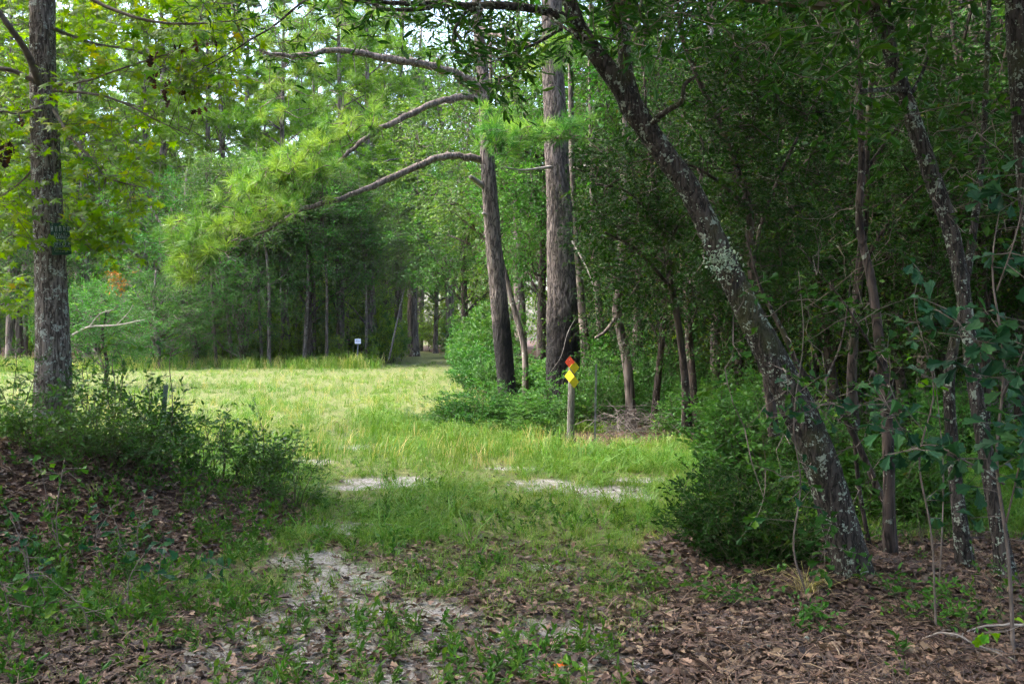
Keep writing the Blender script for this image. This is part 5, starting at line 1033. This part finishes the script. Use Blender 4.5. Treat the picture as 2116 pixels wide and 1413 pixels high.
def t_post(name, label, px, Y, ptop, mat, w_=.034):
    O = base_at(px[0], Y, .15); t = thing(name, O, label, 'post'); tp = P(px[1], ptop, Y) - O; H = tp[2]
    w = MB(); sh = tp[0] / H
    for part in ((0, 0, w_, .005), (0, .014, .005, w_ * .8)):
        V = np.array([[x, y, z] for z in (0, H) for x, y in ((-.5, -.5), (.5, -.5), (.5, .5), (-.5, .5))]); V[:, 0] = V[:, 0] * part[2] + part[0] + V[:, 2] * sh; V[:, 1] = V[:, 1] * part[3] + part[1]
        w.add(V, [[0, 1, 5], [0, 5, 4], [1, 2, 6], [1, 6, 5], [2, 3, 7], [2, 7, 6], [3, 0, 4], [3, 4, 7], [4, 5, 6], [4, 6, 7]])
    w.build('post', M[mat], t)
    w = MB()
    for k in range(int(H / .06)):
        z = .2 + k * .06
        if z < H - .02: box(w, (z * sh, -.008, z), (w_ * .5, .01, .012))
    tag(w.build('studs', M[mat], t), kind='stuff'); return t
t_post('metal_stake', 'thin grey metal stake standing right of the trail marker post', (1229, 1232), 15.2, 752, 'steel', .03)
t_post('metal_stake', 'green metal fence post hidden in the shrubs on the mound', (326, 343), 9.8, 795, 'green_steel', .045)
# white sign
M['sign_white'] = plain_mat('white_sign_enamel', (.8, .82, .85), .4, (.76, .78, .8), 6)
M['sign_ink'] = plain_mat('blue_grey_sign_ink', (.1, .16, .26), .5)
O = base_at(737, 56, .2); t = thing('white_sign', O, 'small white sign on a grey metal post at the far edge of the clearing', 'sign')
w = MB(); Hs = (P(740, 698, 56) - O)[2]; sh = .09 / Hs
for a, b in ((-.035, .012), (.035, .012), (0, 0)):
    V = np.array([[x, y, z] for z in (0, Hs) for x, y in ((-.5, -.5), (.5, -.5), (.5, .5), (-.5, .5))]); V[:, 0] = V[:, 0] * (.07 if a == 0 else .008) + a + V[:, 2] * sh; V[:, 1] = V[:, 1] * (.006 if a == 0 else .03) + b + .02
    w.add(V, [[0, 1, 5], [0, 5, 4], [1, 2, 6], [1, 6, 5], [2, 3, 7], [2, 7, 6], [3, 0, 4], [3, 4, 7], [4, 5, 6], [4, 6, 7]])
w.build('post', M['steel'], t)
c = P(739.5, 705, 56) - O; c[1] = -.02; w = MB(); box(w, c, (.34, .006, .265)); bd = w.build('sign_board', M['sign_white'], t)
w = MB(); g = random.Random(4)
for r_, (z, hgt, n, wd_) in enumerate(((.06, .05, 7, .032), (0, .045, 7, .03), (-.055, .022, 9, .02))):
    for k in range(n):
        if g.random() < .92: box(w, (c[0] + (k - (n - 1) / 2) * .265 / (n - 1) * .95, c[1] - .005, c[2] + z), (wd_ * g.uniform(.5, .9), .003, hgt * g.uniform(.7, 1)))
tag(w.build('lettering', M['sign_ink'], bd), kind='stuff')
# green notice on the sweetgum
M['notice_green'] = plain_mat('dark_green_notice', (.012, .055, .035), .55, (.02, .07, .045), 12)
M['notice_ink'] = plain_mat('pale_notice_ink', (.42, .48, .46), .6)
cc = P(126, 494, 9.41); t = thing('notice_sign', cc, 'dark green notice with pale lettering nailed to the sweetgum trunk', 'sign', None, R(58))
t.rotation_euler = (0, R(-4.5), R(58))
w = MB(); box(w, (0, 0, 0), (.2, .004, .3)); bd = w.build('sign_board', M['notice_green'], t)
w = MB(); g = random.Random(8)
for z, hgt, n, sp in ((.095, .05, 5, .17), (.045, .026, 6, .12), (.018, .024, 9, .17), (-.012, .024, 3, .07), (-.045, .026, 6, .16), (-.07, .012, 11, .16), (-.088, .009, 12, .15), (-.104, .009, 11, .14), (-.12, .009, 10, .12)):
    for k in range(n):
        x0 = (k - (n - 1) / 2) * sp / max(n - 1, 1); ww = sp / n * .55
        box(w, (x0 - ww * .4, -.004, z), (ww * .22, .003, hgt)); 
        if g.random() < .7: box(w, (x0, -.0045, z + hgt * g.choice([-.38, 0, .38])), (ww * .8, .003, hgt * .2))
        if g.random() < .6: box(w, (x0 + ww * .4, -.0042, z), (ww * .22, .003, hgt))
tag(w.build('lettering', M['notice_ink'], bd), kind='stuff')
w = MB(); box(w, (-.08, -.004, .135), (.008, .006, .008)); w.build('nail', M['nail'], bd)

# dead wood
M['brush_wood'] = plain_mat('grey_brush_wood', (.15, .13, .115), .95, (.06, .048, .04), 9)
def stick_thing(name, label, pts_, r0, r1, mat='dead_wood', forks=3, seed=1, group='fallen sticks'):
    g = np.random.default_rng(seed); pts_ = np.array(pts_, float); O = pts_[0].copy(); O[2] = gh(O[0], O[1]); t = thing(name, O, label, 'stick', group)
    z = np.array([gh(a, b) for a, b in pts_[:, :2]]) + pts_[:, 2]; pts_[:, 2] = z; pl = spline(pts_ - O, 18) + g.normal(size=(18, 3)) * r0 * .35
    w = MB(); tube(w, pl, np.linspace(r0, r1, 18), 8, (.15, 3, 9)); w.build('stick', M[mat], t, True)
    for k in range(forks):
        j = g.integers(4, 16); d = unit(unit(pl[min(j + 1, 17)] - pl[j]) + g.normal(size=3) * [.8, .8, .25]); L = np.linalg.norm(pl[-1] - pl[0]) * g.uniform(.12, .3)
        w = MB(); tube(w, spline([pl[j], pl[j] + d * L * .5 + [0, 0, .01], pl[j] + d * L], 6), np.linspace(r0 * .45, r1 * .5, 6), 5); w.build('side_twig', M[mat], t, True)
    return t
def G(px, py, up=.01):
    Y = CAM_H * FPX / (py - HOR); return ((px - CX) / FPX * Y, Y, up)
stick_thing('fallen_stick', 'pale fallen stick lying across the track in the grass', [G(730, 1082), G(775, 1088, .025), G(830, 1090, .02), G(890, 1092, .02)], .013, .006, seed=3)
stick_thing('fallen_stick', 'thick rotting branch lying on the fallen leaves at lower right', [G(1500, 1352), G(1580, 1345, .02), G(1650, 1338, .03), G(1710, 1325, .02)], .024, .014, 'bark_dark', 2, 4)
stick_thing('fallen_stick', 'long thin stick on the leaves below the evergreen shrub', [G(1325, 1300), G(1420, 1310, .02), G(1520, 1318, .02), G(1600, 1330, .02)], .008, .004, seed=5)
stick_thing('fallen_stick', 'bleached forked twig jutting in from the lower right corner', [G(2150, 1340, .12), G(2080, 1330, .1), G(2020, 1320, .06), G(1960, 1335, .02)], .008, .003, seed=6, forks=5)
stick_thing('fallen_stick', 'short stick on the sandy path near the bottom', [G(1190, 1370), G(1240, 1376, .015), G(1290, 1384, .01)], .011, .008, 'bark_dark', 1, 7)
stick_thing('fallen_stick', 'thin pale stick on the mound slope', [G(820, 1010, .0), G(790, 990, .0), G(760, 985, .0)], .006, .003, seed=8, forks=1)
stick_thing('fallen_stick', 'thin twig arching over leaves under the oak sapling', [G(1900, 1330, .02), G(1960, 1350, .1), G(2040, 1365, .06), G(2116, 1380, .02)], .006, .003, seed=9, forks=4)
stick_thing('fallen_stick', 'slender twig on leaves before the leaning oak foot', [G(1560, 1290, .02), G(1600, 1275, .02), G(1680, 1262, .02), G(1740, 1270, .02)], .007, .003, seed=10, forks=3)
rg = np.random.default_rng(701); O = base_at(1315, 16.2, 0); t = thing('brush_tangle', O, 'tangle of bare grey dead twigs on the ground right of the metal stake', 'brush pile')
for k in range(80):
    a = rg.normal(size=2) * [.45, .35]; d = unit(rg.normal(size=3) * [1, .6, .25]); L = rg.uniform(.4, 1.1); z = abs(rg.normal()) * .16 + .02
    p = np.array([a[0], a[1], z]); arch = rg.uniform(.0, .3)
    pl = spline([p - d * L * .5, p + [0, 0, arch * L], p + d * L * .5 + [0, 0, rg.uniform(-.1, .15)]], 9); pl[:, 2] = np.maximum(pl[:, 2], .01)
    pl += rg.normal(size=pl.shape) * .012; w = MB(); tube(w, pl, np.linspace(rg.uniform(.003, .007), .0018, 9), 5); j = rg.integers(2, 8, 4); sticks(w, pl[j], pl[j] + rg.normal(size=(4, 3)) * .09, .0025, .001); w.build('twig', M['brush_wood'], t, True)
# small things on the path
w = MB(); n = 3; pp = np.array([[0, 0, .01], [.03, .01, .012], [-.025, .015, .012]])
inst(w, L_OVAL, pp, np.array([[1., .2, .1], [-.3, 1, .2], [.5, -.8, .1]]), np.array([[0, -.3, 1.]] * 3), np.array([.07, .06, .06]), np.array([.6, .9, .8]))
x, y, _ = G(1155, 1386); o = w.build('red_leaf', leaf_mat('red_leaf', [(0, (.25, .04, .02)), (1, (.42, .1, .05))], .1), None, False, (x, y, gh(x, y))); tag(o, 'small orange-red leaf lying on the sandy path near the bottom', 'leaf')
# dry grass clump at the oak foot
rg = np.random.default_rng(702)
X, Y = (1670 - CX) / FPX * 6.05, 6.05; t = thing('dry_grass_clump', (X, Y, gh(X, Y)), 'drooping straw-coloured grass clump at the foot of the leaning oak', 'grass clump')
o = meshobj('blades', tuft_mesh(703, 50, .2, .004, 1.6, .03, M['straw'], (.3, 1)), t); o['kind'] = 'stuff'

# ------------------------------------------------------------------ air
w = MB(); box(w, (0, 180, 22), (900, 640, 50))
hm = bpy.data.materials.new('haze'); hm.use_nodes = True; hm.node_tree.nodes.clear()
ho = hm.node_tree.nodes.new('ShaderNodeOutputMaterial'); hv = hm.node_tree.nodes.new('ShaderNodeVolumePrincipled')
hv.inputs['Color'].default_value = (.86, .93, .95, 1); hv.inputs['Density'].default_value = .00012; hv.inputs['Anisotropy'].default_value = .3
hm.node_tree.links.new(hv.outputs[0], ho.inputs['Volume'])
tag(w.build('haze', hm), 'thin pale haze in the air of the clearing and wood', kind='stuff')
